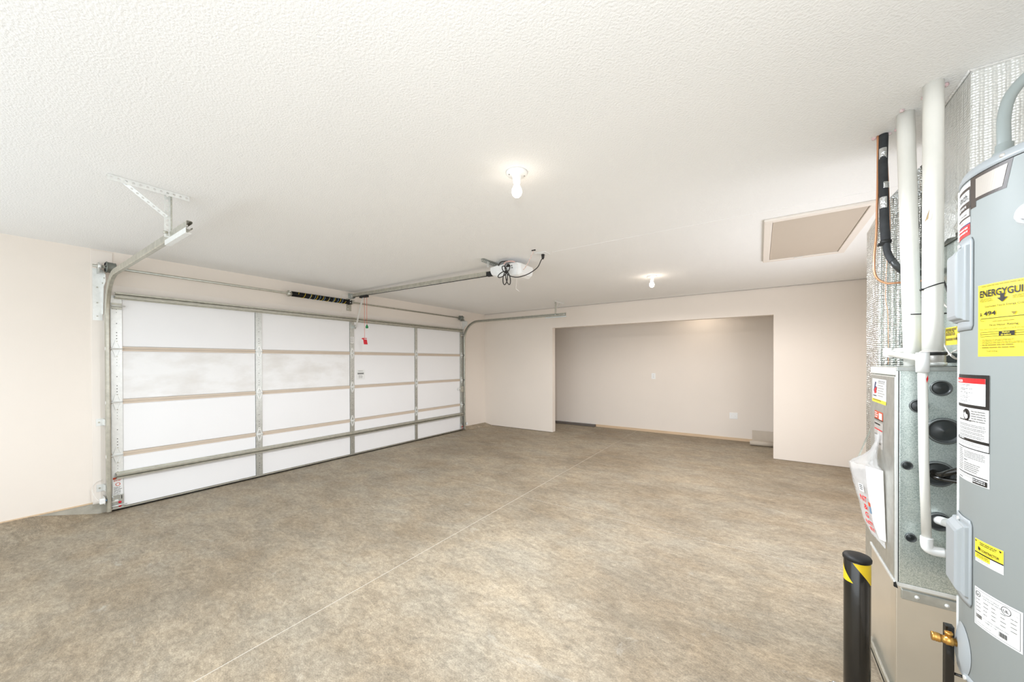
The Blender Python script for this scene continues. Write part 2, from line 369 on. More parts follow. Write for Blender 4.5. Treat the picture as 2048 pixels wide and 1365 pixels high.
# door casing boards
structure(B((0, .655, .10), (.006, .80, 2.56), M['trimp']).build('trim_3', bevel=.0015), 'cream jamb board left of the garage door')
structure(B((0, .80, 2.06), (.004, 5.92, 2.245), M['trimp']).build('trim_4', bevel=.001), 'cream header board above the garage door')
structure(B((0, 3.21, 2.225), (.012, 3.47, 2.515), M['trimp']).build('trim_5', bevel=.0015), 'cream spring pad board above the door centre')
structure(B((0, 5.90, .06), (.006, 5.985, 2.56), M['trimp']).build('trim_6', bevel=.0015), 'cream jamb board right of the garage door')
structure(B((2.25, YF-.014, 0), (5.25, YF, .05), M['wood']).build('baseboard_alcove'), 'bare pine sill plate along the foot of the alcove wall')

# ================================================================== garage door
D0, DW, DH = .77, 5.15, 2.134
SH = DH/4
door = structure(thing('door_1', 'white sectional overhead garage door with four rows of panels', 'garage door'))
stile_y = [D0+.045] + [D0+DW*k/4 for k in (1, 2, 3)] + [D0+DW-.045]
SWD = [.076, .072, .072, .06, .076]
XF = .05          # inner face of the panels
RT = .022
for k in range(4):
    z0, z1 = .028+k*(DH-.028)/4, .028+(k+1)*(DH-.028)/4
    zz0, zz1 = z0+.0007, z1-.0007
    sec = MB(); sec.box((.012, D0, zz0), (XF-.012, D0+DW, zz1), M['vinyl'])
    if k > 0: sec.box((.012, D0, zz0), (XF+.004, D0+DW, zz0+RT), M['tan'])
    if k < 3:
        sec.box((.012, D0, zz1-RT), (XF+.002, D0+DW, zz1), M['tan'])
        sec.box((XF, D0, zz1-RT-.004), (XF+.003, D0+DW, zz1-RT), M['vinyl'])
    so = sec.build('section', None, door)
    for j in range(4):
        a = stile_y[j]+SWD[j]/2+.002; b = stile_y[j+1]-SWD[j+1]/2-.002
        p = B((XF-.02, a, zz0+(RT+.004 if k else .006)), (XF, b, zz1-(RT+.004 if k < 3 else .006)), M['scuff'] if (k == 2 and j < 2) else M['vinyl'])
        p.build('panel', None, so, bevel=.004)
    for j in range(5):
        st = MB(); y = stile_y[j]; wd = SWD[j]
        st.box((XF-.015, y-wd/2, zz0), (XF+.008, y+wd/2, zz1), M['galvb'] if j == 0 else M['galv'])  # left stile gets the whitened steel, flash reflection put into its colour
        for zc in ((.10, .13, .16, .25, .36, .39, .42) if j < 3 else (.12, .26, .4)):   # punched holes
            st.tube([(XF+.0079, y, zz0+zc), (XF+.0087, y, zz0+zc)], .0042 if int(zc*100) % 3 else .0028, M['dark'], 8)
        st.build('stile', None, so)
def hinge(y, z, s=1.):
    h = door_hinge = MB(); x = XF+.009
    for sg in (1, -1):
        # A-shaped leaf: two legs meeting at a rounded tip, with an open window
        pts = lambda u, v: (lambda dx: (x+dx, y+u*s, z+sg*v*s))
        A = [(-.032, .004), (-.022, .004), (-.004, .062), (.004, .062), (.022, .004), (.032, .004), (.011, .082), (-.011, .082)]
        h.prism(A, lambda u, v: (x, y+u*s, z+sg*v*s), lambda u, v: (x+.006, y+u*s, z+sg*v*s), M['galvb'])
        h.box((x, y-.012*s, z+sg*.058*s-.004), (x+.004, y+.012*s, z+sg*.084*s), M['galvb'])
        fasten(h, M['galvd'], (x+.004, y, z+sg*.074*s), (1, 0, 0), .006, .006)
    h.box((x-.002, y-.034*s, z-.012), (x+.010, y+.034*s, z+.012), M['galvb'])
    h.tube([(x+.013, y-.038*s, z), (x+.013, y+.038*s, z)], .0065, M['galvb'], 10)
    return h.build('hinge', None, door)
ZJ = [.028+k*(DH-.028)/4 for k in (1, 2, 3)]
for z in ZJ:
    for y in stile_y: hinge(y, z, 1. if y < 5 else .8)
def strut(z, name='strut'):
    s = MB(); prof = [(-.004, -.036), (-.004, -.026), (.05, -.022), (.05, -.012), (.012, -.006), (.012, .006), (.05, .012), (.05, .022), (-.004, .026), (-.004, .036)]
    x = XF+.014
    s.sweep([(a+x, b) for a, b in prof], [(0, D0+.03, z), (0, D0+DW-.03, z)], (1, 0, 0), M['galvd'])
    return s.build(name, None, door, solid=.0016)
strut(2.135); strut(.352)
ws = MB(); ws.box((.02, D0, .018), (XF+.006, D0+DW, .034), M['galvd']); ws.build('bottom_retainer', None, door)
MB().lathe([(.001, D0), (.02, D0), (.02, D0+DW), (.001, D0+DW)], M['rubber'], 10, (.036, 0, .0215), 'Y').build('weather_seal', None, door)
for y in (stile_y[0], stile_y[-1]):        # bottom corner brackets with red bolts
    b = MB(); b.box((XF+.008, y-.04, .035), (XF+.013, y+.04, .16), M['galv']); b.box((XF+.008, y-.045, .115), (XF+.05, y-.03, .15), M['galv'])
    b.box((XF+.012, y-.05, .10), (XF+.03, y+.0, .112), M['galvb'])
    for z in (.05, .085): b.lathe([(.0001, .012), (.011, .010), (.012, 0)], M['red'], 10, (XF+.013, y+.012, z), 'X')
    b.box((XF+.012, y+.022, .115), (XF+.014, y+.028, .15), M['dark'])
    b.tube([(XF+.03, y-.08, .06), (XF+.03, y+.06, .06)], .006, M['galvb'], 8)
    b.build('bottom_bracket', None, door)
b = MB(); y = stile_y[0]                   # top roller bracket
b.box((XF+.008, y-.036, 2.0), (XF+.018, y+.036, 2.06), M['galvd']); b.box((XF+.018, y-.03, 2.0), (XF+.05, y+.03, 2.004), M['galvd'])
b.tube([(XF+.045, y-.07, 2.03), (XF+.045, y+.055, 2.03)], .006, M['galvb'], 8); b.build('top_bracket', None, door)
b = MB(); y = stile_y[-1]
b.box((XF+.008, y-.036, 2.0), (XF+.018, y+.036, 2.06), M['galvd']); b.tube([(XF+.045, y-.055, 2.03), (XF+.045, y+.07, 2.03)], .006, M['galvb'], 8); b.build('top_bracket', None, door)
for z in ZJ:
    for sg, y in ((-1, D0), (1, D0+DW)):
        b = MB(); b.tube([(XF+.03, y-sg*.05, z), (XF+.03, y+sg*.035, z)], .005, M['galvb'], 8)
        b.lathe([(.001, -.008), (.018, -.008), (.021, 0), (.018, .008), (.001, .008)], M['rubber'] if sg > 0 else M['white'], 14, (XF+.03, y+sg*(.028 if sg < 0 else .012), z), 'Y'); b.build('roller', None, door)
b = MB(); yb = stile_y[-1]                  # slide lock on the right stile
b.box((XF+.008, yb-.05, .83), (XF+.04, yb+.035, .95), M['galvd']); b.box((XF+.012, yb-.12, .885), (XF+.024, yb+.04, .905), M['galvb']); b.box((XF+.02, yb-.13, .865), (XF+.036, yb-.105, .92), M['galvb']); b.build('slide_lock', None, door, bevel=.003)
def doorfn(y0, z0): return lambda u, v, h: (XF+.009+h, y0+u, z0+v)
L = Label(doorfn(stile_y[0]-.034, .165))
L.rect(0, 0, .068, .17, M['lw']).rect(0, .15, .068, .17, M['lo'], 1).lines(.006, .062, .145, .125, 2, M['lo'], seed=3).disc(.034, .1, .017, M['lo'], 2, .012).lines(.006, .062, .075, .012, 6, M['inkg'], seed=5).rect(.004, .006, .05, .009, M['ink'], 2)
L.build('warning_sticker', door)
L = Label(doorfn(stile_y[2]-.03, 1.765))
L.rect(0, 0, .06, .10, M['lw']).lines(.006, .054, .092, .008, 8, M['inkp'], seed=8).build('small_sticker', door)
L = Label(lambda u, v, h: (XF+.0008+h, 3.42+u, 1.19+v))
L.rect(0, 0, .15, .16, M['lw']).lines(.03, .12, .142, .128, 1, M['inkg'], seed=8).rect(.02, .088, .13, .10, M['ink'], 2).rect(.02, .105, .13, .113, M['inkg'], 2).lines(.04, .11, .07, .02, 4, M['inkp'], seed=9)
L.build('maker_sticker', door)

# ================================================================== door tracks
def perforated(b, p, q, wdir, width, m, pitch=.032):
    """strip with punched round holes between p and q"""
    p, q, wd = V(p), V(q), V(wdir).normalized(); L_ = (q-p).length; n = max(2, round(L_/pitch)); t = (q-p)/n; h = width/2
    for i in range(n):
        c = p+t*(i+.5); hx = t/2; out = [(-1,-1),(0,-1),(1,-1),(1,0),(1,1),(0,1),(-1,1),(-1,0)]
        vs = [c+hx*a+wd*h*bb for a, bb in out]; tn = t.normalized(); rad = min(.007, width*.3)
        vs += [c+tn*rad*cos(R(225+45*k))+wd*rad*sin(R(225+45*k)) for k in range(8)]
        b.add(vs, [(k, (k+1)%8, 8+(k+1)%8, 8+k) for k in range(8)], m)
    return b
def track(yt, s, end_x, zt, label, hx):
    """s = +1 when the door lies towards +Y of this track"""
    root = thing('door_track', label, 'door track', 'tracks of the garage door')
    xv = .078; rad = .38
    prof = [(.030*s, -.012), (.030*s, -.022), (.022*s, -.026), (.004*s, -.026), (0, -.020), (0, .020), (.004*s, .026), (.022*s, .026), (.030*s, .022), (.030*s, .012)]
    vert = [(xv, yt, .02), (xv, yt, zt-rad)]
    v = MB().sweep(prof, vert, (0, 1, 0), M['galvd']).build('vertical_track', None, root, solid=.002)
    arc = [(xv+rad-rad*cos(a), yt, zt-rad+rad*sin(a)) for a in [pi/2*k/14 for k in range(15)]]
    MB().sweep(prof, arc+[(end_x, yt, zt)], (0, 1, 0), M['galvd']).build('horizontal_track', None, root, solid=.002)
    # reinforcing angle along the top of the rear run
    MB().sweep([(-.003*s, .018), (-.003*s, .05), (.024*s, .05)], [(end_x-.42, yt, zt), (end_x+.004, yt, zt)], (0, 1, 0), M['galvb']).build('track_angle', None, root, solid=.002)
    # flag bracket at the top of the jamb
    f = MB(); f.prism([(.008, zt-.36), (.03, zt-.36), (.07, zt-.10), (.16, zt-.06), (.16, zt+.01), (.008, zt+.08)], lambda x, z: (x, yt-.004*s, z), lambda x, z: (x, yt-.007*s, z), M['galvb'])
    f.box((.007, min(yt-.006*s, yt-.07*s), zt-.42), (.010, max(yt-.006*s, yt-.07*s), zt+.08), M['galvb'])
    for z in (zt-.38, zt-.25, zt-.1): fasten(f, M['galvd'], (.010, yt-.04*s, z), (1, 0, 0), .007, .006)
    for x, z in ((.05, zt-.06), (.12, zt-.02)): fasten(f, M['galvd'], (x, yt-.007*s, z), (0, -s, 0), .007, .006)
    f.build('flag_bracket', None, root)
    for z in (.25, .89):
        f = MB(); f.box((.007, min(yt-.008*s, yt-.055*s), z-.035), (.011, max(yt-.008*s, yt-.055*s), z+.035), M['galvb']); f.box((.007, min(yt-.002*s, yt-.008*s), z-.03), (.075, max(yt-.002*s, yt-.008*s), z+.03), M['galvb'])
        fasten(f, M['galvd'], (.011, yt-.035*s, z), (1, 0, 0), .008, .006); f.build('jamb_bracket', None, root)
    # perforated-angle hanger from the ceiling
    y = yt-.012*s
    h = MB(); perforated(h, (hx+.03, y-.27*s, H-.002), (hx+.03, y+.10*s, H-.002), (1, 0, 0), .034, M['galvb']); perforated(h, (hx+.047, y-.27*s, H-.018), (hx+.047, y+.10*s, H-.018), (0, 0, 1), .032, M['galvb']); h.build('ceiling_angle', None, root, solid=.002)
    h = MB(); perforated(h, (hx, y, zt-.02), (hx, y, H-.004), (0, 1, 0), .032, M['galvb']); perforated(h, (hx+.016, y+.016*s, zt-.02), (hx+.016, y+.016*s, H-.004), (1, 0, 0), .032, M['galvd'])
    fasten(h, M['galvd'], (hx, y, zt+.01), (0, -s, 0), .008, .02); h.build('hanger_post', None, root, solid=.002)
    h = MB(); perforated(h, (hx+.012, y-.2*s, H-.012), (hx+.004, y-.004*s, zt+.11), (.9, .3*s, .3), .03, M['galvb']); h.build('hanger_brace', None, root, solid=.002)
    fasten(MB(), M['galvb'], (hx+.02, y+.03*s, zt+.005), (0, s, 0), .009, .01).build('bolt', None, root); fasten(MB(), M['galvb'], (end_x-.03, yt+.002*s, zt), (0, s, 0), .009, .012).build('bolt', None, root)
    return root
trl = track(.735, 1, 2.47, 2.303, 'galvanised door track left of the garage door, curving up to a perforated ceiling hanger', 2.15)
trr = track(5.955, -1, 2.47, 2.315, 'galvanised door track in the far corner beside the alcove wall', 2.25)

# ================================================================== torsion shaft with spring
ts = thing('torsion_shaft', 'steel torsion shaft with a black spring above the garage door', 'torsion spring')
XS, ZS = .1, 2.395
MB().tube([(XS, .655, ZS), (XS, 5.86, ZS)], .0127, M['galvd'], 12).build('shaft', None, ts)
for y, s in ((.775, 1), (5.815, -1)):
    b = MB(); b.lathe([(.013, -.04*s), (.05, -.035*s), (.056, -.03*s), (.05, -.026*s), (.05, .0), (.047, .02*s), (.05, .03*s), (.03, .035*s), (.013, .036*s)], M['drum'], 20, (XS, y, ZS), 'Y')
    for k in range(6):
        a = k*pi/3; b.tube([(XS+.02*cos(a), y-.041*s, ZS+.02*sin(a)), (XS+.048*cos(a), y-.037*s, ZS+.048*sin(a))], .004, M['dark'], 6)
    b.build('cable_drum', None, ts)
    b = MB(); b.lathe([(.013, -.012), (.024, -.010), (.024, .010), (.013, .012)], M['galvb'], 16, (XS, y-.075*s, ZS), 'Y'); b.box((.0125, y-.08*s-.003, ZS-.06), (XS+.02, y-.08*s+.003, ZS+.035), M['galv']); b.build('end_bearing', None, ts)
Y0, Y1 = 2.43, 3.27
coil = []; nt_ = 84
for i in range(nt_*10+1):
    a = 2*pi*i/10; coil.append((XS+.031*cos(a), Y0+(Y1-Y0)*i/(nt_*10), ZS+.031*sin(a)))
MB().tube(coil, .0052, M['spring'], 5).build('spring', None, ts)
def helix(rad, m, name, a0, turns, r, y0, y1):
    pts = [(XS+rad*cos(a0+2*pi*turns*i/160), y0+(y1-y0)*i/160, ZS+rad*sin(a0+2*pi*turns*i/160)) for i in range(161)]
    MB().tube(pts, r, m, 5).build(name, None, ts)
tag(ts.children[-1], None)
helix(.0362, M['yellow'], 'yellow_stripe', 0, 8, .0026, Y0+.08, Y1-.07)
helix(.0362, M['bluep'], 'grey_stencil', 2.2, 8, .0035, Y0+.2, Y1-.1)
for y, s in ((Y0-.02, -1), (Y1+.01, 1)):
    b = MB(); b.lathe([(.013, -.035), (.03, -.03), (.042, -.02), (.042, -.005), (.034, .0), (.034, .02), (.013, .025)], M['dark'] if s > 0 else M['galvd'], 16, (XS, y, ZS), 'Y')
    for k in range(2): fasten(b, M['galvb'], (XS+.03, y-.012, ZS+(.018 if k else -.018)), (1, 0, .3), .006, .02)
    b.build('winding_cone', None, ts)
b = MB(); b.box((.013, 3.28, 2.27), (.017, 3.36, 2.46), M['galvd']); b.box((.013, 3.315, 2.36), (XS, 3.321, 2.43), M['galvd']); b.lathe([(.013, -.01), (.03, -.008), (.03, .008), (.013, .01)], M['galvd'], 16, (XS, 3.318, ZS), 'Y')
b.box((XS-.012, 3.29, 2.425), (XS+.012, 3.36, 2.43), M['galvd']); fasten(b, M['galvb'], (.017, 3.30, 2.30), (1, 0, 0), .008, .008); b.build('centre_bracket', None, ts)
for y, s in ((.775, 1), (5.815, -1)):
    MB().tube([(XS-.04, y, ZS-.03), (XF+.045, D0-.012 if s > 0 else D0+DW+.012, 1.9), (XF+.04, D0-.012 if s > 0 else D0+DW+.012, .06)], .0016, M['galvd'], 5).build('lift_cable', None, ts)

# ================================================================== opener
op = thing('garage_door_opener', 'white garage door opener with a looped black cord under the ceiling', 'opener')
YO = 3.36; ZR = 2.50
MB().sweep([(-.019, -.022), (-.019, .018), (-.012, .026), (.012, .026), (.019, .018), (.019, -.022), (.012, -.022)], [(.03, YO, ZR+.012), (2.86, YO, ZR-.012)], (0, 1, 0), M['galvd']).build('rail', None, op, solid=.002)
MB().tube([(.10, YO, ZR-.015), (1.4, YO, ZR-.027), (2.8, YO, ZR-.039)], .0055, M['rubber'], 8).build('belt', None, op)
b = MB(); b.box((.014, YO-.05, ZR-.035), (.018, YO+.05, ZR+.045), M['galv']); b.box((.014, YO-.024, ZR-.03), (.09, YO-.02, ZR+.04), M['galv']); b.box((.014, YO+.02, ZR-.03), (.09, YO+.024, ZR+.04), M['galv']); b.tube([(.07, YO-.03, ZR), (.07, YO+.03, ZR)], .008, M['galvb']); b.build('header_bracket', None, op)
b = MB(); b.box((.26, YO-.024, ZR-.05), (.44, YO+.024, ZR-.02), M['rubber']); b.build('trolley', None, op, bevel=.006)
b = MB(); b.box((2.72, YO-.026, ZR-.045), (2.80, YO+.026, ZR+.005), M['rubber']); b.build('rail_stop', None, op, bevel=.004)
arm = bez([(.34, YO, ZR-.04), (.27, YO+.004, 2.36), (.17, YO+.01, 2.13), (.135, YO+.01, 2.04), (.11, YO+.01, 2.015), (.075, YO+.01, 2.02)], 6)
MB().sweep([(-.012, -.003), (.012, -.003), (.012, .003), (-.012, .003)], [V(p) for p in arm], (0, 1, 0), M['galvb'], closed=True).build('door_arm', None, op)
b = MB(); b.box((XF+.008, YO-.02, 1.99), (XF+.013, YO+.05, 2.06), M['galv']); b.box((XF+.01, YO-.012, 2.0), (XF+.045, YO-.008, 2.04), M['galv']); b.box((XF+.01, YO+.026, 2.0), (XF+.045, YO+.03, 2.04), M['galv']); fasten(b, M['galvb'], (XF+.03, YO+.03, 2.02), (0, 1, 0), .006, .01); b.build('door_bracket', None, op)
# motor head: a shallow tapered housing
hd = MB(); rings = []
for x, hy, zb, zt_ in ((2.815, .07, 2.468, 2.512), (2.85, .115, 2.435, 2.52), (2.95, .142, 2.395, 2.522), (3.10, .148, 2.375, 2.522), (3.22, .142, 2.378, 2.518), (3.262, .125, 2.40, 2.505)):
    rings.append([(x, YO-hy, zt_-.006), (x, YO-hy+.012, zt_), (x, YO+hy-.012, zt_), (x, YO+hy, zt_-.006), (x, YO+hy*.97, (zb+zt_)/2), (x, YO+hy*.82, zb+.012), (x, YO+hy*.6, zb), (x, YO-hy*.6, zb), (x, YO-hy*.82, zb+.012), (x, YO-hy*.97, (zb+zt_)/2)])
vs = [p for rg in rings for p in rg]; n = 10
hd.add(vs, [(i*n+k, i*n+(k+1)%n, (i+1)*n+(k+1)%n, (i+1)*n+k) for i in range(5) for k in range(n)]+[tuple(range(n)), tuple(range(5*n, 6*n))], M['white'])
hd.build('motor_housing', None, op, bevel=.006)
b = MB(); b.box((3.10, YO-.150, 2.478), (3.13, YO-.143, 2.500), M['dark']); b.box((3.15, YO-.149, 2.482), (3.165, YO-.142, 2.492), M['inkg']); b.box((3.155, YO-.149, 2.46), (3.17, YO-.142, 2.47), M['inkg']); b.build('control_panel', None, op)
b = MB(); perforated(b, (2.872, 3.06, 2.555), (2.872, 3.56, 2.555), (0, 0, 1), .034, M['galv']); perforated(b, (2.888, 3.06, H-.003), (2.888, 3.56, H-.003), (1, 0, 0), .034, M['galv'])
for y in (3.17, 3.47): perforated(b, (2.876, y, 2.50), (2.876, y, 2.565), (0, 1, 0), .034, M['galvb'], .03)
b.build('mounting_strap', None, op, solid=.002)
cpts = bez([(3.5, 3.28, 2.535), (3.488, 3.262, 2.50), (3.45, 3.25, 2.43), (3.36, 3.22, 2.372), (3.27, 3.18, 2.345), (3.20, 3.165, 2.355), (3.15, 3.165, 2.38), (3.125, 3.165, 2.41), (3.09, 3.19, 2.46), (3.08, 3.21, 2.505), (3.14, 3.22, 2.514)], 8)
MB().tube(cpts, .0048, M['cord'], 6).build('power_cord', None, op)
loops = MB()
for ang, ln, wd, tw in ((200, .115, .020, .0), (262, .135, .024, -.008), (284, .14, .022, .006), (130, .085, .024, .004), (62, .08, .030, -.004)):
    d_ = V((cos(R(ang)), 0, sin(R(ang)))); n_ = V((-d_.z, 0, d_.x)); c_ = V((3.125, 3.165+tw, 2.415))
    loops.tube([c_+d_*(ln*(1-cos(2*pi*i/22))/2)+n_*(wd*sin(2*pi*i/22))+V((0, .006*sin(2*pi*i/22), 0)) for i in range(22)], .0052, M['cord'], 6, closed=True)
loops.tube([(3.11, 3.16, 2.415), (3.14, 3.16, 2.42)], .013, M['cord'], 8)
loops.build('cord_bundle', None, op)
b = MB(); b.tube([(3.5, 3.28, 2.566), (3.5, 3.28, 2.53), (3.5, 3.278, 2.515)], [.018, .014, .008], M['cord'], 10); b.build('plug', None, op)
b = MB(); b.tube(bez([(3.06, 3.21, 2.515), (3.10, 3.20, 2.532), (3.16, 3.205, 2.53), (3.2, 3.21, 2.52)], 6), .007, M['wirep'], 6); b.tube(bez([(2.99, 3.21, 2.51), (3.03, 3.2, 2.54), (3.12, 3.2, 2.535)], 6), .006, M['cord'], 6); b.build('lead_wires', None, op)
b = MB(); b.tube(bez([(3.19, 3.21, 2.5), (3.235, 3.2, 2.49), (3.25, 3.19, 2.44), (3.24, 3.19, 2.40), (3.236, 3.19, 2.30), (3.228, 3.19, 2.235), (3.25, 3.19, 2.215), (3.27, 3.19, 2.195)], 6), .0016, M['wirew'], 5); b.build('antenna_wire', None, op)
wr = thing('bell_wire', 'twisted white wire stapled to the ceiling beside the outlet plate', 'wire')
pa = []; pb = []
for i in range(41):
    t = i/40; x = 3.485-.165*t; y = 3.12+.07*t; z = H-.003-.155*t-.02*sin(pi*t); a = t*34
    pa.append((x+.004*cos(a), y+.004*sin(a), z)); pb.append((x-.004*cos(a), y-.004*sin(a), z))
MB().tube(pa, .0026, M['wirew'], 5).build('strand', None, wr); MB().tube(pb, .0026, M['wirep'], 5).build('strand', None, wr)
b = MB(); b.box((3.465, 3.112, H-.008), (3.505, 3.126, H), M['dark']); b.build('staple', None, wr)

# emergency releases hanging from the trolley
rh = thing('emergency_release', 'red pull handle hanging on a long red cord before the garage door', 'pull handle')
MB().tube([(.36, YO, ZR-.05), (.36, YO, 1.82)], .0026, M['redcord'], 6).build('cord', None, rh)
b = MB(); b.prism([(-.055, .034), (-.03, .046), (.035, .046), (.035, .036), (-.012, .036), (-.012, .024), (.035, .024), (.035, .02), (.048, -.05), (-.01, -.05), (-.02, .02)], lambda u, v: (.352, YO+u, 1.79+v), lambda u, v: (.368, YO+u, 1.79+v), M['red']); b.build('handle', None, rh, bevel=.003)
gh = thing('release_pull', 'small green knob on a short red cord beside the red pull handle', 'knob')
MB().tube([(.42, YO, ZR-.05), (.42, YO, 2.03)], .0026, M['redcord'], 6).build('cord', None, gh)
MB().lathe([(.001, .036), (.008, .036), (.010, .02), (.018, .012), (.020, -.014), (.012, -.02), (.001, -.02)], M['green'], 14, (.42, YO, 2.0)).build('knob', None, gh)

for s, yt, nm in ((1, .735, 'left'), (-1, 5.955, 'far')):
    t = thing('safety_sensor', 'small white safety sensor low on the '+('near' if s > 0 else 'corner')+' track of the garage door', 'sensor', 'door safety sensors')
    b = MB(); b.box((.012, min(yt-.012*s, yt-.016*s), .10), (.10, max(yt-.012*s, yt-.016*s), .17), M['galvb']); b.build('bracket', None, t)
    b = MB(); b.box((.085, min(yt-.05*s, yt-.012*s), .115), (.125, max(yt-.05*s, yt-.012*s), .165), M['white']); b.build('housing', None, t, bevel=.006)
    b = MB(); b.lathe([(.0005, .012), (.009, .010), (.010, 0)], M['bluep'], 12, (.105, yt-.012*s, .14), 'Y'); b.build('lens', None, t)
    MB().tube(bez([(.10, yt-.05*s, .14), (.06, yt-.075*s, .19), (.02, yt-.085*s, .26), (.012, yt-.06*s, .31), (.012, yt-.02*s, .325)], 8), .003, M['wirew'], 6).build('wire', None, t)
# ================================================================== lamps, plates, hatch
def lampholder(x, y, label, bz=.0):
    t = thing('lamp_holder', label, 'lamp', 'bare bulb lampholders')
    z = H
    b = MB(); b.lathe([(.001, -.022), (.03, -.022), (.034, -.018), (.056, -.014), (.062, -.008), (.062, 0), (.001, 0)], M['white'], 28, (x, y, z))
    b.build('base', None, t)
    for s in (-1, 1): MB().lathe([(.001, -.017), (.005, -.0165), (.0055, -.012)], M['inkg'], 8, (x+.045*s*.7, y+.045*s*.7, z)).build('screw', None, t)
    MB().lathe([(.03, -.02), (.026, -.03), (.022, -.058), (.020, -.062), (.001, -.062)], M['white'], 20, (x, y, z)).build('socket', None, t)
    MB().lathe([(.013, -.058), (.0145, -.07), (.022, -.085), (.029, -.10), (.030, -.115), (.026, -.13), (.016, -.141), (.0005, -.145)], M['lit'] if y > 3 else M['lit_dim'], 24, (x, y, z)).build('bulb', None, t)
    return t
lampholder(4.16, 1.79, 'lit bare bulb in a white lampholder out in the middle of the ceiling')
lampholder(4.175, 4.95, 'lit bare bulb in a white ceiling lampholder close to the far alcove opening')
lampholder(4.45, 7.48, 'lit bare bulb in a lampholder inside the alcove')
po = thing('ceiling_outlet', 'white ceiling outlet plate with a black plug in it', 'outlet')
MB().box((3.44, 3.215, H-.006), (3.56, 3.335, H), M['white']).build('plate', None, po, bevel=.003)
MB().box((3.475, 3.235, H-.009), (3.525, 3.315, H-.005), M['white']).build('receptacle', None, po, bevel=.002)
hx0, hx1, hy0, hy1 = 5.36, 6.03, 3.475, 4.905
ah = thing('attic_hatch', 'cream framed attic hatch set in the ceiling near the furnace', 'hatch')
tw_ = .055
for a, b_ in (((hx0, hy0), (hx1, hy0+tw_)), ((hx0, hy1-tw_), (hx1, hy1)), ((hx0, hy0+tw_), (hx0+tw_, hy1-tw_)), ((hx1-tw_, hy0+tw_), (hx1, hy1-tw_))):
    t = MB(); t.box((a[0], a[1], H-.02), (b_[0], b_[1], H), M['trimp']); t.build('frame_board', None, ah, bevel=.005)
MB().box((hx0+tw_+.004, hy0+tw_+.004, H-.010), (hx1-tw_-.004, hy1-tw_-.004, H-.003), M['hatch']).build('panel', None, ah)
b = MB(); b.box((5.63, hy1-tw_-.006, H-.024), (5.70, hy1-tw_+.012, H-.018), M['white']); b.build('latch', None, ah, bevel=.002)
def wallplate(name, x, z, w_, h_, label, kind):
    t = thing(name, label, 'outlet' if kind else 'plate')
    MB().box((x-w_/2, YF-.007, z-h_/2), (x+w_/2, YF, z+h_/2), M['white']).build('plate', None, t, bevel=.002)
    if kind:
        for s in (-1, 1):
            b = MB(); b.box((x-.017, YF-.009, z+s*.02-.014), (x+.017, YF-.006, z+s*.02+.014), M['lw'])
            for q in (-.006, .006): b.box((x+q-.0012, YF-.0096, z+s*.02-.005), (x+q+.0012, YF-.0088, z+s*.02+.005), M['dark'])
            b.build('socket', None, t)
    else:
        for s in (-1, 1): MB().lathe([(.0005, -.002), (.004, -.0015), (.004, 0)], M['lg'], 8, (x+s*.03, YF-.006, z), 'Y').build('screw', None, t)
wallplate('wall_outlet', 3.51, 1.165, .078, .12, 'white outlet on the alcove back wall', 1)
wallplate('blank_plate', 4.93, .455, .13, .115, 'blank white square plate low on the alcove back wall', 0)
t = tag(MB().box((1.05, YF-.10, 0), (2.27, YF-.018, .05), M['board']).build('grey_board', None, None, bevel=.006), 'dark grey board lying along the alcove wall foot', 'board')
ur = thing('underlay_roll', 'beige sheet rolled up on the alcove floor by the right jamb', 'roll')
pts = []
b = MB(); prof = []
for i in range(40):
    a = i/39*4.2*pi; q = .02+.014*i/39*2; prof.append((q*cos(a), q*sin(a)))
nn = len(prof); vs = [(5.19, 7.62+c, .05+d) for c, d in prof]+[(5.56, 7.64+c, .05+d) for c, d in prof]
b.add(vs, [(i, i+1, nn+i+1, nn+i) for i in range(nn-1)], M['roll'], True); b.build('roll', None, ur, solid=.003)
MB().add([(5.22, 7.66, .004), (5.22, 7.90, .006), (5.22, YF-.02, .22), (5.6, 7.66, .004), (5.6, 7.90, .006), (5.6, YF-.02, .22)], [(0, 1, 4, 3), (1, 2, 5, 4)], M['roll']).build('loose_sheet', None, ur, solid=.003)
# ================================================================== furnace, ducts and pipes
FX, FY0, FY1 = 5.787, 2.10, 2.50        # front face, camera-side face, far side
FXB = 6.50
ZB, ZT = .56, 1.44
fu = thing('furnace', 'galvanised upright furnace cabinet standing on a sheet metal base', 'furnace')
b = MB(); b.box((FX+.012, FY0, ZB+.012), (FXB, FY1, ZT-.004), M['spangle']); b.build('cabinet', None, fu, bevel=.003)
b = MB(); b.box((FX+.004, FY0-.004, ZT-.012), (FXB, FY1+.004, ZT+.004), M['galv']); b.box((FX, FY0+.012, ZT-.03), (FX+.012, FY1-.004, ZT), M['galvb']); b.build('top_flange', None, fu, bevel=.002)
b = MB(); b.box((FX, FY0+.010, ZB+.02), (FX+.014, FY1-.006, ZT-.034), M['galv']); b.build('front_door', None, fu, bevel=.004)
b = MB(); b.box((FX+.002, FY0-.003, ZB+.014), (FX+.0095, FY0+.002, ZT-.012), M['galvb']); b.box((FX+.0095, FY0-.0008, ZB+.014), (FX+.0125, FY0+.002, ZT-.012), M['dark']); b.build('corner_strip', None, fu, bevel=.001)
b = MB(); b.box((FX+.006, FY0+.006, .01), (FXB, FY1, ZB), M['shine']); b.build('base_cabinet', None, fu, bevel=.003)
b = MB(); b.box((FX-.002, FY0+.0, ZB-.004), (FXB, FY0+.008, ZB+.012), M['galvb']); b.box((FX+.02, FY0-.004, ZB-.05), (FXB-.05, FY0+.007, ZB-.012), M['galv'])
b.box((FX, FY0+.012, ZB-.002), (FX+.01, FY1, ZB+.012), M['galvb']); b.build('joining_flange', None, fu, bevel=.002)
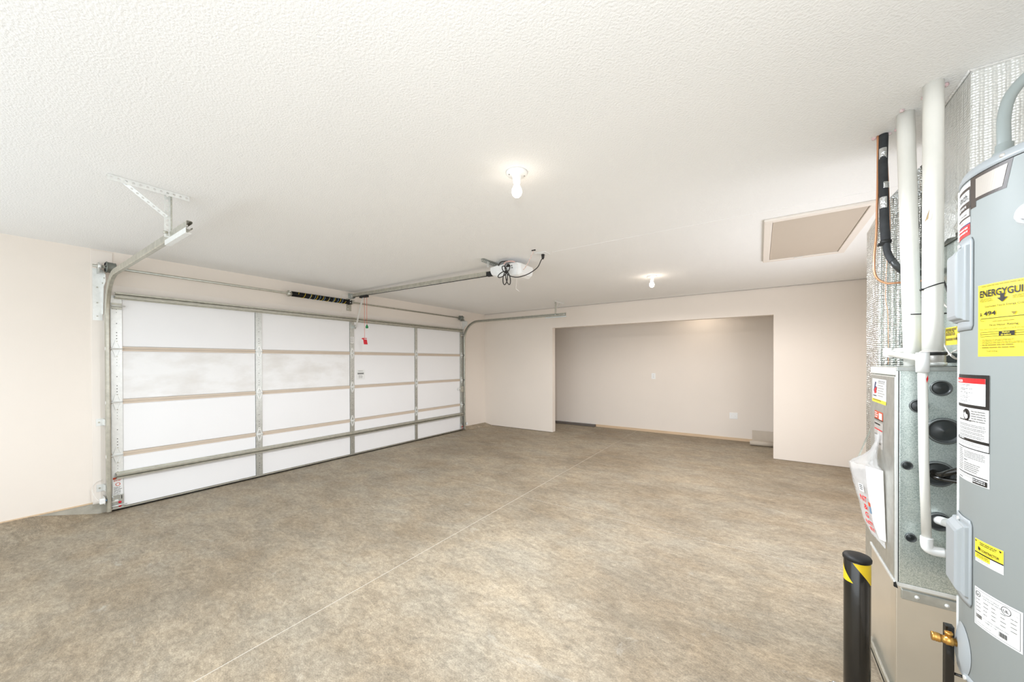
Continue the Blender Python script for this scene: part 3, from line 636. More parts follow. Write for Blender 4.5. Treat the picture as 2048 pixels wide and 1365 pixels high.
for x, z in ((5.85, ZB-.03), (5.93, ZB-.034), (6.1, ZB-.03)):
    q = MB(); q.lathe([(.0005, FY0-.010), (.006, FY0-.009), (.0075, FY0-.003)], M['galvb'], 10, (x, 0, z), 'Y'); q.build('screw', None, fu)
b = MB(); b.prism([(FX-.002, ZB-.008), (FX+.010, ZB-.012), (FX+.004, ZB+.012), (FX-.002, ZB+.008)], lambda x, z: (x, FY0-.004, z), lambda x, z: (x, FY0+.004, z), M['dark']); b.build('corner_gap', None, fu)
b = MB(); b.box((FX-.012, FY0+.012, .088), (FX+.008, FY1, .10), M['galv']); b.box((FX-.012, FY0+.012, .09), (FX-.009, FY1, .125), M['galvd']); b.build('base_lip', None, fu)
def grommet(x, z, r, deep=.012, name='knockout_plug'):
    q = MB(); q.lathe([(r*1.16, 0), (r*1.18, -.006), (r*1.06, -.009), (r*.94, -.007), (r*.86, -.001), (r*.84, -.0012), (r*.16, -.0012), (r*.12, -.003), (.0005, -.003)], M['cap'], 28, (x, FY0, z), 'Y')
    q.lathe([(r*1.17, -.0035), (r*1.1, -.0092), (r*1.04, -.0092)], M['pallet'], 28, (x, FY0-.0002, z), 'Y')
    return q.build(name, None, fu)
for x, z, r in ((5.912, 1.363, .0255), (5.853, 1.29, .023), (5.921, 1.198, .043), (5.821, 1.05, .0145), (5.903, 1.03, .042), (5.832, .763, .0145), (5.908, .845, .03)): grommet(x, z, r)
FR = lambda u, v, h: (FX-h, 2.455-u, v)      # print on the front face, u from the far edge to the near edge
L = Label(FR); L.rect(0, 1.275, .235, 1.385, M['lw']).rect(0, 1.275, .235, 1.291, M['ly'], 1).lines(.10, .22, 1.37, 1.30, 6, M['inkp'], seed=4).lines(.02, .2, 1.289, 1.279, 1, M['inko'], seed=6).lines(.02, .09, 1.308, 1.298, 1, M['ink'], seed=7)
L.poly([(.03, 1.33), (.055, 1.372), (.075, 1.37), (.06, 1.352), (.085, 1.345), (.06, 1.322), (.045, 1.315)], M['lnavy'], 2).poly([(.045, 1.335), (.09, 1.35), (.075, 1.33), (.085, 1.322), (.05, 1.315)], M['lr'], 3)
for k in range(4): L.rect(.12+k*.026, 1.372, .128+k*.026, 1.379, M['ink'], 2)
L.build('service_sticker', fu)
L = Label(FR); L.rect(.045, 1.196, .185, 1.236, M['lo']).rect(.12, 1.202, .17, 1.23, M['lw'], 1).lines(.055, .11, 1.23, 1.202, 3, M['lw'], seed=2).rect(.045, 1.196, .185, 1.2, M['dark'], 2); L.build('warning_sticker', fu)
L = Label(FR); L.rect(.04, 1.07, .185, 1.188, M['lg']).lines(.05, .175, 1.18, 1.165, 1, M['ink'], seed=2).lines(.05, .178, 1.155, 1.143, 1, M['lr'], seed=3, ragged=.05).lines(.05, .17, 1.13, 1.08, 4, M['inkg'], seed=5); L.build('notice_sticker', fu)

def quilt(b, o, du, dv, lu, lv, nrm, m, pu=.03, amp=.004, nv=None):
    """wavy sheet: ribs run along v"""
    o, du, dv, nrm = V(o), V(du), V(dv), V(nrm); nu = max(4, int(lu/pu)*6); nv = nv or max(2, int(lv/.06))
    rg = random.Random(int(lu*1000+lv*77)); vs = []
    for j in range(nv+1):
        for i in range(nu+1):
            u = i/nu*lu; v = j/nv*lv; a = amp*abs(sin(pi*u/pu))+amp*.8*(rg.random()-.5)
            if i in (0, nu) or j in (0, nv): a = 0
            vs.append(o+du*u+dv*v+nrm*a)
    k = nu+1
    b.add(vs, [(j*k+i, j*k+i+1, (j+1)*k+i+1, (j+1)*k+i) for j in range(nv) for i in range(nu)], m, True)
sp = thing('supply_duct', 'foil wrapped supply duct rising from a grey coil case to the ceiling', 'duct')
b = MB(); b.box((6.0, FY0+.012, ZT+.006), (6.48, FY1, 1.967), M['spangle']); b.build('coil_case', None, sp, bevel=.003)
b = MB(); b.box((6.0, FY0+.034, 1.967), (6.46, FY1-.01, H-.002), M['galv']); b.build('duct_core', None, sp)
b = MB()
quilt(b, (5.995, FY0+.03, 1.967), (0, 1, 0), (0, 0, 1), .385, H-1.969, (-1, 0, 0), M['foil'], .032, .002)
quilt(b, (5.995, FY0+.03, 1.967), (1, 0, 0), (0, 0, 1), .47, H-1.969, (0, -1, 0), M['foil'], .032, .004)
b.build('foil_wrap', None, sp)
b = MB(); rg = random.Random(5); vs = []; 
for j in range(9):
    for i in range(13):
        u = i/12*.38; v = j/8*.17; vs.append((5.992-.006-.014*rg.random(), FY0+.03+u, 1.965+v+.01*rg.random()))
b.add(vs, [(j*13+i, j*13+i+1, (j+1)*13+i+1, (j+1)*13+i) for j in range(8) for i in range(12)], M['foil']); b.build('crumpled_foil', None, sp)
b = MB(); b.tube([(5.99, FY0+.028, H-.004), (5.99, FY0+.4, H-.004)], .0045, M['sealant'], 6); b.tube([(5.99, FY0+.028, H-.004), (6.46, FY0+.028, H-.004)], .004, M['sealant'], 6); b.build('sealant', None, sp)
L = Label(lambda u, v, h: (6.0-h, 2.37-u, 1.535+v)); L.rect(0, 0, .13, .075, M['ly']).lines(.01, .12, .07, .008, 3, M['inko'], seed=3).text('CAUTION', .01, .05, .018, M['ink'], 2, bold=.01); L.build('caution_sticker', sp)
rd = thing('return_duct', 'foil quilted return air duct drop on the far side of the furnace', 'duct')
RX, RY0, RY1 = 5.82, 2.55, 2.765
prof = [(RX, .02), (RX, 2.17), (5.865, 2.27), (5.965, 2.395), (6.12, H-.004), (6.45, H-.004), (6.45, .02)]
b = MB(); b.prism(prof, lambda x, z: (x+.004, RY0+.006, z), lambda x, z: (x+.004, RY1, z), M['galv']); b.build('duct_core', None, rd)
b = MB(); quilt(b, (RX, RY0, .9), (0, 1, 0), (0, 0, 1), RY1-RY0, 1.27, (-1, 0, 0), M['foil2'], .03, .003)
quilt(b, (RX, RY0, .9), (1, 0, 0), (0, 0, 1), .6, 1.27, (0, -1, 0), M['foil2'], .022, .007)
quilt(b, (RX+.045, RY0, 2.17), (1, 0, 0), (0, 0, 1), .5, .10, (0, -1, 0), M['foil2'], .022, .007); quilt(b, (RX+.145, RY0, 2.27), (1, 0, 0), (0, 0, 1), .42, .125, (0, -1, 0), M['foil2'], .022, .007)
b.add([(RX, RY0, 2.17), (RX+.05, RY0-.001, 2.17), (5.97, RY0-.001, 2.27), (5.86, RY0-.0, 2.27), (6.1, RY0-.001, 2.395), (5.965, RY0, 2.395)], [(0, 1, 2, 3), (3, 2, 4, 5)], M['tape'])
b.add([(RX, RY0, 2.17), (RX, RY1, 2.17), (5.865, RY1, 2.27), (5.865, RY0, 2.27), (5.965, RY1, 2.395), (5.965, RY0, 2.395), (6.12, RY1, H-.004), (6.12, RY0, H-.004)], [(0, 1, 2, 3), (3, 2, 4, 5), (5, 4, 6, 7)], M['foil2'])
b.build('foil_wrap', None, rd)
b = MB(); b.box((RX-.002, RY0-.004, .02), (RX+.05, RY1, .9), M['galv']); b.build('bare_skirt', None, rd)
b = MB(); b.sweep([(-.003, 0), (.003, 0), (.003, .006)], [(5.745, 2.56, .95), (5.812, 2.60, 1.14)], (0, 1, 0), M['galvd']); b.build('loose_flange', None, rd, solid=.003)

def pvc(name, p, q, r, label, cat='pipe', group=None):
    t = thing(name, label, cat, group); MB().tube([V(p)+(V(q)-V(p))*k/8 for k in range(9)], r, M['pvc'], 24).build('pipe', None, t); return t
v1 = pvc('vent_pipe', (5.90, 2.36, ZT+.006), (5.871, 2.346, H), .0295, 'white plastic vent pipe farther from the water heater, slightly leaning', group='white vent pipes')
v2 = pvc('vent_pipe', (5.905, 2.156, ZT+.07), (5.905, 2.156, H), .0295, 'white plastic vent pipe nearer the water heater, ringed by a black tie', group='white vent pipes')
for (t, x, y, zs) in ((v2, 5.905, 2.156, ((1.765, 0),)),):
    for z, sl in zs:
        pts = [(x+.0305*cos(2*pi*k/24), y+.0305*sin(2*pi*k/24), z+.010*cos(2*pi*k/24)-.003*sin(2*pi*k/24)) for k in range(24)]
        MB().tube(pts, .0022, M['rubber'], 6, closed=True).build('cable_tie', None, t)
MB().tube([(5.905-.029, 2.145, 1.757), (5.905-.038, 2.147, 1.752)], .004, M['rubber'], 6).build('tie_head', None, v2)
b = MB(); b.lathe([(.0295, 1.446), (.036, 1.448), (.036, 1.505), (.0295, 1.51)], M['lg'], 24, (5.905, 2.156, 0)); b.build('coupling', None, v2)
for z in (1.457, 1.497): MB().lathe([(.036, z-.006), (.039, z-.006), (.039, z+.006), (.036, z+.006)], M['galvb'] if z < 1.47 else M['rubber'], 24, (5.905, 2.156, 0)).build('hose_clamp', None, v2)
b = MB(); b.add([(5.875, 2.128, 2.02), (5.882, 2.125, 2.05), (5.888, 2.1253, 2.07), (5.884, 2.1253, 2.03)], [(0, 1, 2, 3)], M['grime']); b.build('scuff', None, v2, fix=False)
sf = MB()
for (x, y, z, s) in ((5.85, 2.30, H-.004, .009), (5.80, 2.51, H-.004, .010), (5.826, 2.525, H-.005, .013), (5.852, 2.50, H-.004, .009), (5.90, 2.235, H-.006, .010), (5.945, 2.18, H-.006, .010), (5.862, 2.44, H-.02, .008), (5.925, 2.26, H-.012, .010)):
    sf.lathe([(.0005, -s*.8), (s*.7, -s*.55), (s, -.1*s), (s*.8, s*.5), (.0005, s*.5)], M['pinkfoam'], 9, (x, y, z))
tag(sf.build('sealing_foam'), 'pinkish spray foam sealing the pipe holes at the ceiling', 'sealing foam', None, 'stuff')

ls = thing('suction_line', 'black foam insulated refrigerant line dropping from the ceiling and bending behind the vent pipe', 'pipe')
MB().tube(bez([(5.832, 2.50, H), (5.828, 2.49, 2.42), (5.829, 2.48, 2.27), (5.826, 2.45, 2.12), (5.824, 2.42, 2.03)], 6), .0175, M['foam'], 16).build('upper_sleeve', None, ls)
MB().tube(bez([(5.824, 2.42, 2.035), (5.826, 2.41, 1.99), (5.832, 2.40, 1.955), (5.841, 2.385, 1.925)], 6), .0135, M['foam'], 16).build('bend_sleeve', None, ls)
MB().tube(bez([(5.841, 2.385, 1.928), (5.854, 2.38, 1.90), (5.885, 2.415, 1.878), (5.95, 2.44, 1.87), (6.02, 2.43, 1.87)], 6), .013, M['cap'], 14).build('elbow', None, ls)
b = MB(); b.lathe([(.0185, -.008), (.0205, -.006), (.0205, .006), (.0185, .008)], M['rubber'], 16, (5.824, 2.42, 2.03)); b.box((5.797, 2.405, 2.014), (5.827, 2.43, 2.024), M['rubber']); b.build('tape_band', None, ls)
for z0, z1, ph in ((2.44, 2.50, .2), (2.30, 2.33, 1.), (2.20, 2.255, 0.)):
    MB().lathe([(.0180, z0), (.0189, z0+.01), (.0186, (z0+z1)/2), (.0190, z1-.008), (.0180, z1)], M['tape'], 14, (5.829 if z0 > 2.4 else 5.8285, 2.494 if z0 > 2.4 else (2.481 if z0 > 2.28 else 2.469), 0), a0=R(200)+ph, a1=R(290)+ph).build('foil_tape', None, ls)
cl = thing('liquid_line', 'bare copper refrigerant line curving beside the black insulated line', 'pipe')
MB().tube(bez([(5.812, 2.50, H), (5.811, 2.495, 2.40), (5.808, 2.49, 2.22), (5.804, 2.485, 2.08), (5.796, 2.48, 1.97), (5.800, 2.475, 1.885), (5.83, 2.465, 1.845), (5.88, 2.46, 1.838), (6.02, 2.46, 1.838)], 8), .0048, M['copper'], 10).build('tube', None, cl)
tw2 = thing('thermostat_wire', 'thin brown wire hanging down the foil beside the vent pipe', 'wire')
MB().tube(bez([(5.846, 2.51, 2.5), (5.853, 2.51, 2.3), (5.855, 2.50, 2.1), (5.842, 2.49, 1.93), (5.838, 2.49, 1.78), (5.846, 2.49, 1.70), (5.848, 2.49, 1.56), (5.848, 2.49, 1.45)], 6), .0013, M['copper'], 5).build('strand', None, tw2)

dp = thing('condensate_drain', 'white plastic drain pipe with a tee running down the furnace side', 'drain pipe')
PX, PY, pr = 5.846, 2.03, .0136
MB().tube([(PX, PY, 1.44), (PX+.004, PY, 1.1), (PX+.012, PY, .79)], pr, M['pvc'], 18).build('riser', None, dp)
MB().lathe([(pr, 1.425), (.0185, 1.425), (.0185, 1.50), (.0145, 1.50), (.0145, 1.46), (.0005, 1.46)], M['white'], 20, (PX, PY, 0)).build('tee', None, dp)
MB().tube([(PX, PY+.01, 1.478), (PX, PY+.03, 1.479), (PX-.004, 2.46, 1.503)], pr, M['pvc'], 16).build('cross_pipe', None, dp)
b = MB(); b.tube([(PX-.004, 2.42, 1.501), (PX-.004, 2.47, 1.504)], .0175, M['white'], 16); b.tube([(PX-.004, 2.462, 1.49), (PX-.004, 2.462, 1.53)], .0175, M['white'], 16); b.tube([(PX-.004, 2.462, 1.515), (5.99, 2.462, 1.52)], .0136, M['pvc'], 12); b.build('elbow', None, dp)
EX = PX+.0125
b = MB(); b.tube(bez([(EX, PY, .80), (EX, PY, .775), (EX+.004, PY, .758), (EX+.02, PY, .752), (EX+.045, PY, .752)], 5), .0175, M['white'], 18); b.build('bottom_elbow', None, dp)
MB().tube([(EX+.03, PY, .752), (5.945, PY, .752)], pr, M['pvc'], 16).build('bottom_pipe', None, dp)
b = MB(); b.tube([(5.928, PY, .735), (5.928, PY, .775)], .0185, M['white'], 16); b.tube([(5.928, PY, .79), (5.928, PY, .85)], .018, M['white'], 16); b.tube([(5.928, PY, .76), (5.928, PY, .83)], pr, M['pvc'], 14); b.build('trap', None, dp)
b = MB(); b.tube(bez([(5.928, PY, .845), (5.922, PY+.005, .862), (5.914, PY+.03, .858), (5.908, FY0+.01, .848)], 6), .0165, M['white'], 16); b.build('inlet_elbow', None, dp)
b = MB(); b.add([(PX+.008, PY-.0137, 1.385), (PX+.012, PY-.0125, 1.40), (PX+.011, PY-.0128, 1.415), (PX+.006, PY-.0139, 1.40)], [(0, 1, 2, 3)], M['lr']); b.build('primer_stain', None, dp, fix=False)
for k, (pts, r) in enumerate((([(5.892, FY0+.01, 1.035), (5.905, 2.07, 1.035), (5.93, 2.05, 1.055), (5.99, 2.04, 1.085), (6.1, 2.05, 1.10)], .0115), ([(5.888, FY0+.01, 1.022), (5.90, 2.075, 1.018), (5.95, 2.05, 1.02), (6.0, 2.045, 1.026), (6.1, 2.05, 1.045)], .008))):
    t = thing('power_cable', ('upper' if k == 0 else 'lower')+' of two black cables leaving the furnace side towards the water heater', 'cable', 'black furnace cables')
    MB().tube(bez(pts, 6), r, M['blackgloss'], 10).build('sheath', None, t)
wl_ = thing('control_wires', 'loose bundle of thin black and white wires before the coil case', 'wire')
for k, (pts, m) in enumerate((([(5.985, 2.34, 1.78), (5.96, 2.25, 1.80), (5.962, 2.21, 1.74), (5.975, 2.22, 1.68)], 'cord'), ([(5.985, 2.36, 1.74), (5.955, 2.24, 1.76), (5.95, 2.21, 1.70), (5.98, 2.2, 1.66)], 'wirew'), ([(5.95, 2.25, 1.60), (5.955, 2.23, 1.54), (5.97, 2.20, 1.485), (5.985, 2.17, 1.475), (5.985, 2.2, 1.51), (5.97, 2.25, 1.49)], 'wirew'), ([(5.95, 2.25, 1.59), (5.96, 2.225, 1.52), (5.975, 2.19, 1.48), (5.985, 2.16, 1.47)], 'lg'))):
    MB().tube(bez(pts, 6), .003, M[m], 6).build('strand', None, wl_)
MB().tube([(5.86, 2.225, 1.665), (5.985, 2.215, 1.66)], .003, M['cord'], 6).build('strand', None, wl_)
b = MB(); b.box((5.965, 2.255, 1.46), (5.995, 2.30, 1.50), M['cap']); b.build('connector', None, wl_); MB().lathe([(.0005, 1.505), (.012, 1.503), (.013, 1.447)], M['ly'], 10, (5.985, 2.16, 0)).build('wire_nut', None, wl_)

# ------------------------------------------------------------------ bag hung on the furnace door
bg = thing('manual_bag', 'clear plastic bag of papers with red print taped to the furnace front', 'bag')
lv = [((5.694, 2.411, .978), (5.742, 2.309, .985), (5.783, 2.245, .985), (5.784, 2.43, .985)),
      ((5.702, 2.372, .911), (5.742, 2.289, .915), (5.783, 2.235, .915), (5.784, 2.41, .915)),
      ((5.716, 2.336, .835), (5.750, 2.278, .818), (5.784, 2.225, .825), (5.785, 2.37, .835)),
      ((5.732, 2.316, .742), (5.760, 2.262, .735), (5.784, 2.215, .74), (5.785, 2.33, .742)),
      ((5.752, 2.275, .69), (5.772, 2.235, .685), (5.784, 2.205, .69), (5.785, 2.28, .69)),
      ((5.779, 2.212, .662), (5.781, 2.205, .662), (5.784, 2.20, .662), (5.784, 2.212, .662))]
vs = []; NS = 24; rg = random.Random(11)
def ring(l, sc=1.):
    c = sum((V(p) for p in l), V())/4; out = []
    for k in range(NS):
        t = k/NS*4; i = int(t); f = t-i; p = V(l[i]).lerp(V(l[(i+1) % 4]), f); out.append(c+(p-c)*sc)
    return out
rows = []
for i in range(len(lv)-1):
    for s in range(4):
        l = [V(a).lerp(V(b_), s/4) for a, b_ in zip(lv[i], lv[i+1])]; rows.append(ring(l))
rows.append(ring(lv[-1]))
vs = []
for rw in rows:
    for p in rw: vs.append(p+V((-.004*rg.random(), .004*(rg.random()-.5), .003*(rg.random()-.5))))
b = MB(); b.add(vs, [(j*NS+k, j*NS+(k+1)%NS, (j+1)*NS+(k+1)%NS, (j+1)*NS+k) for j in range(len(rows)-1) for k in range(NS)], M['clear'], True); b.build('film', None, bg, fix=False)
b = MB(); rgs = [ring(lv[0], .97)]
for q, (cx_, cy_, cz_, sc) in enumerate(((5.745, 2.34, 1.0, .75), (5.757, 2.325, 1.03, .4), (5.768, 2.32, 1.06, .2), (5.777, 2.315, 1.10, .12), (5.781, 2.31, 1.135, .2))):
    c0 = sum((V(p) for p in lv[0]), V())/4
    rgs.append([V((cx_, cy_, cz_))+(p-c0)*sc*(1+.35*((k % 2)-.5)) for k, p in enumerate(ring(lv[0]))])
b.add([p for rw in rgs for p in rw], [(j*NS+k, j*NS+(k+1)%NS, (j+1)*NS+(k+1)%NS, (j+1)*NS+k) for j in range(len(rgs)-1) for k in range(NS)], M['clear'], True)
b.build('gathered_neck', None, bg, fix=False)
def sub(l, a0, a1, lift):  # quad strip set inside the bag
    return [V(p) for p in l]
b = MB(); pv = []
for l in lv[:5]:
    A, Bq, Cq, Dq = [V(p) for p in l]; off = V((-.001, -.004, 0))
    pv += [Bq+off+(A-Bq)*.05, Cq+off+(A-Bq)*.02+V((.0, -.001, 0))]
b.add(pv, [(2*i, 2*i+1, 2*i+3, 2*i+2) for i in range(4)], M['paper']); b.build('white_sheet', None, bg, solid=.003)
b = MB(); pv = []
for l in lv[1:5]:
    A, Bq, Cq, Dq = [V(p) for p in l]; pv += [A.lerp(Bq, .15).lerp(Dq, .3), A.lerp(Bq, .8).lerp(Cq, .3)]
b.add(pv, [(2*i, 2*i+1, 2*i+3, 2*i+2) for i in range(3)], M['lg']); b.build('booklet', None, bg, solid=.008)
def bagfn(u, v, h):      # u 0..1 across the printed face, v 0..1 from top to bottom tip
    f = v*5; i = min(4, int(f)); f -= i; A = V(lv[i][0]).lerp(V(lv[i+1][0]), f); Bq = V(lv[i][1]).lerp(V(lv[i+1][1]), f)
    n = V((-.8, -.55, 0)); return A.lerp(Bq, u)+n*(.006+h)
L = Label(lambda u, v, h: bagfn(u, -v, h))
for t, u, v, k in (('NT', .34, .40, .50), ('&', .52, .475, .28), ('G', .47, .555, .28), ('NT!', .34, .635, .62), ('E!', .46, .715, .45)):
    ts_, fs_ = text_geo(t, .075, .02); wd = max(p[0] for p in ts_)
    L.b.add([bagfn(u+p[0]/wd*k, v-p[1], .002) for p in ts_], fs_, M['lr'])
L.rect(.42, -.31, .74, -.235, M['lw'], 1).lines(.48, .68, -.245, -.30, 3, M['ink'], seed=3, ragged=.1)
L.b.add([bagfn(u, v, .001) for u, v in ((.9, .38), (1.05, .38), (1.05, .42), (.9, .42))], [(0, 1, 2, 3)], M['lo']); L.b.add([bagfn(u, v, .001) for u, v in ((.92, .42), (1.05, .42), (1.05, .49), (.92, .49))], [(0, 1, 2, 3)], M['bluep'])
L.build('red_print', bg)
b = MB(); b.box((FX-.003, 2.285, 1.10), (FX-.0012, 2.345, 1.15), M['clear']); b.build('tape', None, bg)

# ------------------------------------------------------------------ bollard
bo = thing('bollard', 'short black steel bollard with yellow hazard stripes before the furnace', 'bollard')
BX, BY, BR, BZ = 5.676, 2.105, .0430, .640
b = MB(); b.lathe([(BR, .012), (BR, BZ-.018), (BR-.001, BZ-.016)], M['blackgloss'], 40, (BX, BY, 0)); b.build('post', None, bo)
b = MB(); b.lathe([(BR-.001, BZ-.016), (BR+.0035, BZ-.014), (BR+.004, BZ-.004), (BR, BZ+.003), (BR*.6, BZ+.009), (.0005, BZ+.011)], M['rubber'], 40, (BX, BY, 0)); b.build('cap', None, bo)
b = MB(); b.box((BX-.08, BY-.08, 0), (BX+.08, BY+.08, .010), M['blackgloss']); b.build('base_plate', None, bo, bevel=.003)
for sx in (-1, 1):
    for sy in (-1, 1):
        q = MB(); q.lathe([(.012, .012), (.012, .016), (.0085, .016), (.0085, .026), (.0005, .028)], M['galv'], 6, (BX+sx*.064, BY+sy*.064, -.002)); q.build('anchor_bolt', None, bo)
for s in range(2):
    b = MB(); a0 = R(242)+s*pi; n_ = 12; top, bot = BZ-.018, BZ-.104; wa = R(95)
    vs = []
    for j in range(9):
        f = j/8; z = top+(bot-top)*f; aa = a0+R(88)*f
        for i in range(n_+1): a = aa+wa*i/n_; vs.append((BX+(BR+.0006)*cos(a), BY+(BR+.0006)*sin(a), z))
    k = n_+1; b.add(vs, [(j*k+i, j*k+i+1, (j+1)*k+i+1, (j+1)*k+i) for j in range(8) for i in range(n_)], M['yellow'], True); b.build('yellow_stripe', None, bo)

# ================================================================== water heater on its stand
HX, HY, HR = 6.086, 1.58, .27
HB, HTp = .572, 2.0
wh = thing('water_heater', 'tall light grey electric water heater on a black stand', 'water heater')
MB().lathe([(.0005, HB), (HR-.012, HB), (HR-.004, HB+.002), (HR, HB+.008), (HR, 1.972)], M['jacket'], 96, (HX, HY, 0)).build('jacket', None, wh)
MB().lathe([(HR, 1.974), (HR+.0022, 1.976), (HR+.0022, 1.984), (HR-.003, 2.0), (HR-.03, 2.012), (HR-.1, 2.026), (.0005, 2.035)], M['jacketl'], 96, (HX, HY, 0)).build('top_pan', None, wh)
MB().lathe([(HR+.0005, HB-.003), (HR+.004, HB), (HR+.004, HB+.012), (HR+.0005, HB+.016)], M['jacketl'], 96, (HX, HY, 0)).build('bottom_rim', None, wh)
q = MB(); a = R(184); fasten(q, M['galvb'], (HX+(HR+.003)*cos(a), HY+(HR+.003)*sin(a), HB+.006), (cos(a), sin(a), 0), .006, .005, 8); q.build('rim_screw', None, wh)
def cyl(th0, z0):    # u arc length from angle th0 (degrees), v height above z0
    return lambda u, v, h: (HX+(HR+h)*cos(R(th0)+u/HR), HY+(HR+h)*sin(R(th0)+u/HR), z0+v)
def deg(d): return R(d)*HR
L = Label(cyl(166.2, .60)); 
for (za, zb) in ((.62, .77), (1.02, 1.55), (1.82, 1.965)):
    MB().add([cyl(166.0, 0)(u, z, h) for z in (za, zb) for u, h in ((0, 0), (0, .004), (.007, .004), (.007, 0))], [(0, 1, 5, 4), (1, 2, 6, 5), (2, 3, 7, 6)], M['white']).build('seam_strip', None, wh)
def screwhead(th, z, r=.006):
    q = MB(); q.lathe([(.0005, -.004), (r*.7, -.0035), (r, 0)], M['lg'], 10, (0, 0, 0), 'X'); me = q.build('screw', None, wh)
    me.location = (HX+(HR+.0005)*cos(R(th)), HY+(HR+.0005)*sin(R(th)), z); me.rotation_euler = (0, 0, R(th-180)); return me
screwhead(205, 1.988)
def cover(z0, z1):
    """access cover: thin flange on the jacket and a raised stepped body"""
    ac = 175.
    fl_ = MB(); F = cyl(ac, 0); n = 10; hw = deg(13.2)
    vs = []
    for j, z in enumerate((z0, z0+.012, z1-.012, z1)):
        for i in range(n+1):
            u = -hw+2*hw*i/n
            if j in (0, 3): u *= .9
            vs.append(F(u, z, .0025))
    k = n+1; fl_.add(vs, [(j*k+i, j*k+i+1, (j+1)*k+i+1, (j+1)*k+i) for j in range(3) for i in range(n)], M['jacketl'], True)
    root = fl_.build('access_cover', None, wh, solid=.003)
    bd = MB(); e = V((cos(R(ac)), sin(R(ac)), 0)); t = V((-sin(R(ac)), cos(R(ac)), 0)); O = V((HX, HY, 0))
    def P(dist, s, z): return O+e*dist+t*s+V((0, 0, z))
    secs = []
    for (ins, d0, hwid, zz0, zz1) in ((0, .262, .0545, z0+.022, z1-.016), (1, .277, .0535, z0+.026, z1-.02), (2, .279, .0475, z0+.03, z1-.026), (3, .289, .0445, z0+.034, z1-.034), (4, .2925, .040, z0+.042, z1-.042)):
        secs.append([P(d0, -hwid, zz0), P(d0, hwid, zz0), P(d0, hwid, zz1), P(d0, -hwid, zz1)])
    vs = [p for s_ in secs for p in s_]
    bd.add(vs, [(4*i+k, 4*i+(k+1)%4, 4*i+4+(k+1)%4, 4*i+4+k) for i in range(4) for k in range(4)]+[(16, 17, 18, 19)], M['jacketl'])
    bd.build('cover_body', None, root, bevel=.003)
    q = MB(); p = F(-.0, z1-.012, .004); fasten(q, M['galvb'], p, e, .005, .005, 8); q.build('cover_screw', None, root)
cover(1.555, 1.81); cover(.785, 1.025)
# drain valve
dv = MB(); A = R(177); e = V((cos(A), sin(A), 0)); t = V((-sin(A), cos(A), 0)); O = V((HX, HY, .652))+e*HR
n = 28; F = cyl(177, 0)
dv = MB(); vs = [F(0, .652, .012)]
for q_ in (.4, .8, 1.): vs += [F(deg(10.5)*q_*cos(2*pi*k/n), .652-.012+.075*q_*sin(2*pi*k/n), .012*(1-q_**2)+.001) for k in range(n)]
dv.add(vs, [(0, 1+k, 1+(k+1)%n) for k in range(n)]+[(1+j*n+k, 1+j*n+(k+1)%n, 1+(j+1)*n+(k+1)%n, 1+(j+1)*n+k) for j in range(2) for k in range(n)], M['jacketl'], True); dv.build('drain_escutcheon', None, wh)
def along(b, m, segs, n=16):
    prof = []
    pts = [O+e*d for d, r in segs]; b.tube(pts, [r for d, r in segs], m, n); return b
b = MB(); along(b, M['brass'], [(.0, .0105), (.018, .0105), (.019, .013), (.032, .013), (.033, .0105), (.043, .0105), (.0435, .0125), (.045, .0115), (.047, .013), (.049, .0115), (.051, .013), (.053, .0115), (.056, .0125), (.060, .012), (.0605, .009)])
dvo = b.build('drain_valve', None, wh)
b = MB(); b.lathe([(.0075, 0), (.0075, .012), (.009, .013), (.009, .018), (.0005, .019)], M['brass'], 12, tuple(O+e*.026+V((0, 0, .006)))); b.box(tuple(O+e*.026+V((-.006, -.0015, .023))), tuple(O+e*.026+V((.006, .0015, .027))), M['brass']); b.build('valve_stem', None, dvo)
# pressure port with pink plug
F = cyl(216.6, 1.823); b = MB(); n = 20
for m_, r0_, r1_, h0, h1 in ((M['clear'], .030, .025, .001, .008), (M['jacketl'], .020, .015, .002, .012), (M['capp'], .0145, .0005, .012, .013)):
    vs = [F(q_*cos(2*pi*k/n), q_*sin(2*pi*k/n), h_) for q_, h_ in ((r0_, h0), (r1_, h1)) for k in range(n)]
    b.add(vs, [(k, (k+1)%n, n+(k+1)%n, n+k) for k in range(n)]+([tuple(range(n, 2*n))] if m_ != M['capp'] else []), m_)
b.build('relief_port', None, wh)
# --- labels
L = Label(cyl(161, 1.82)); w1 = deg(184.9-161); 
L.rect(0, .0, w1, .147, M['lw']); L.rect(0, .126, w1+.0, .134, M['inkb'], 1).rect(w1-.004, .08, w1, .134, M['inkb'], 1).rect(0, .074, w1, .094, M['inkb'], 1)
L.text('A.O. Smith.', w1-.006, .100, .029, M['ink'], 3, 'r', .01, width=.125)
L.text('Signature', w1-.016, .079, .014, M['lw'], 3, 'r', .01)
L.text('SERIES', w1-.010, .064, .008, M['inkg'], 3, 'r'); L.lines(.02, w1-.012, .062, .056, 1, M['inkg'], 3, seed=4, ragged=.05)
L.rect(0, .050, w1, .054, M['inkb'], 2).rect(w1-.003, .05, w1, .08, M['inkb'], 2)
L.rect(0, .030, w1, .034, M['lnavy'], 1).rect(0, 0, w1, .030, M['lr'], 1).text('INITE', w1-.034, .038, .011, M['lr'], 3, 'r', .005)
L.lines(.02, w1-.005, .024, .004, 2, M['lw'], 3, seed=5, ragged=.05)
L.build('brand_label', wh)
L = Label(cyl(185, 1.90)); w2 = deg(25.2)
def para(L, u0, v0, u1, v1, sl, m, h):
    n = 12; vs = [L.fn(u0+(u1-u0)*i/n+(0 if i == 0 else sl*i/n*j), v0+(v1-v0)*j, L.lift*(1+h)) for i in range(n+1) for j in (0, 1)]
    L.b.add(vs, [(2*i, 2*i+2, 2*i+3, 2*i+1) for i in range(n)], m)
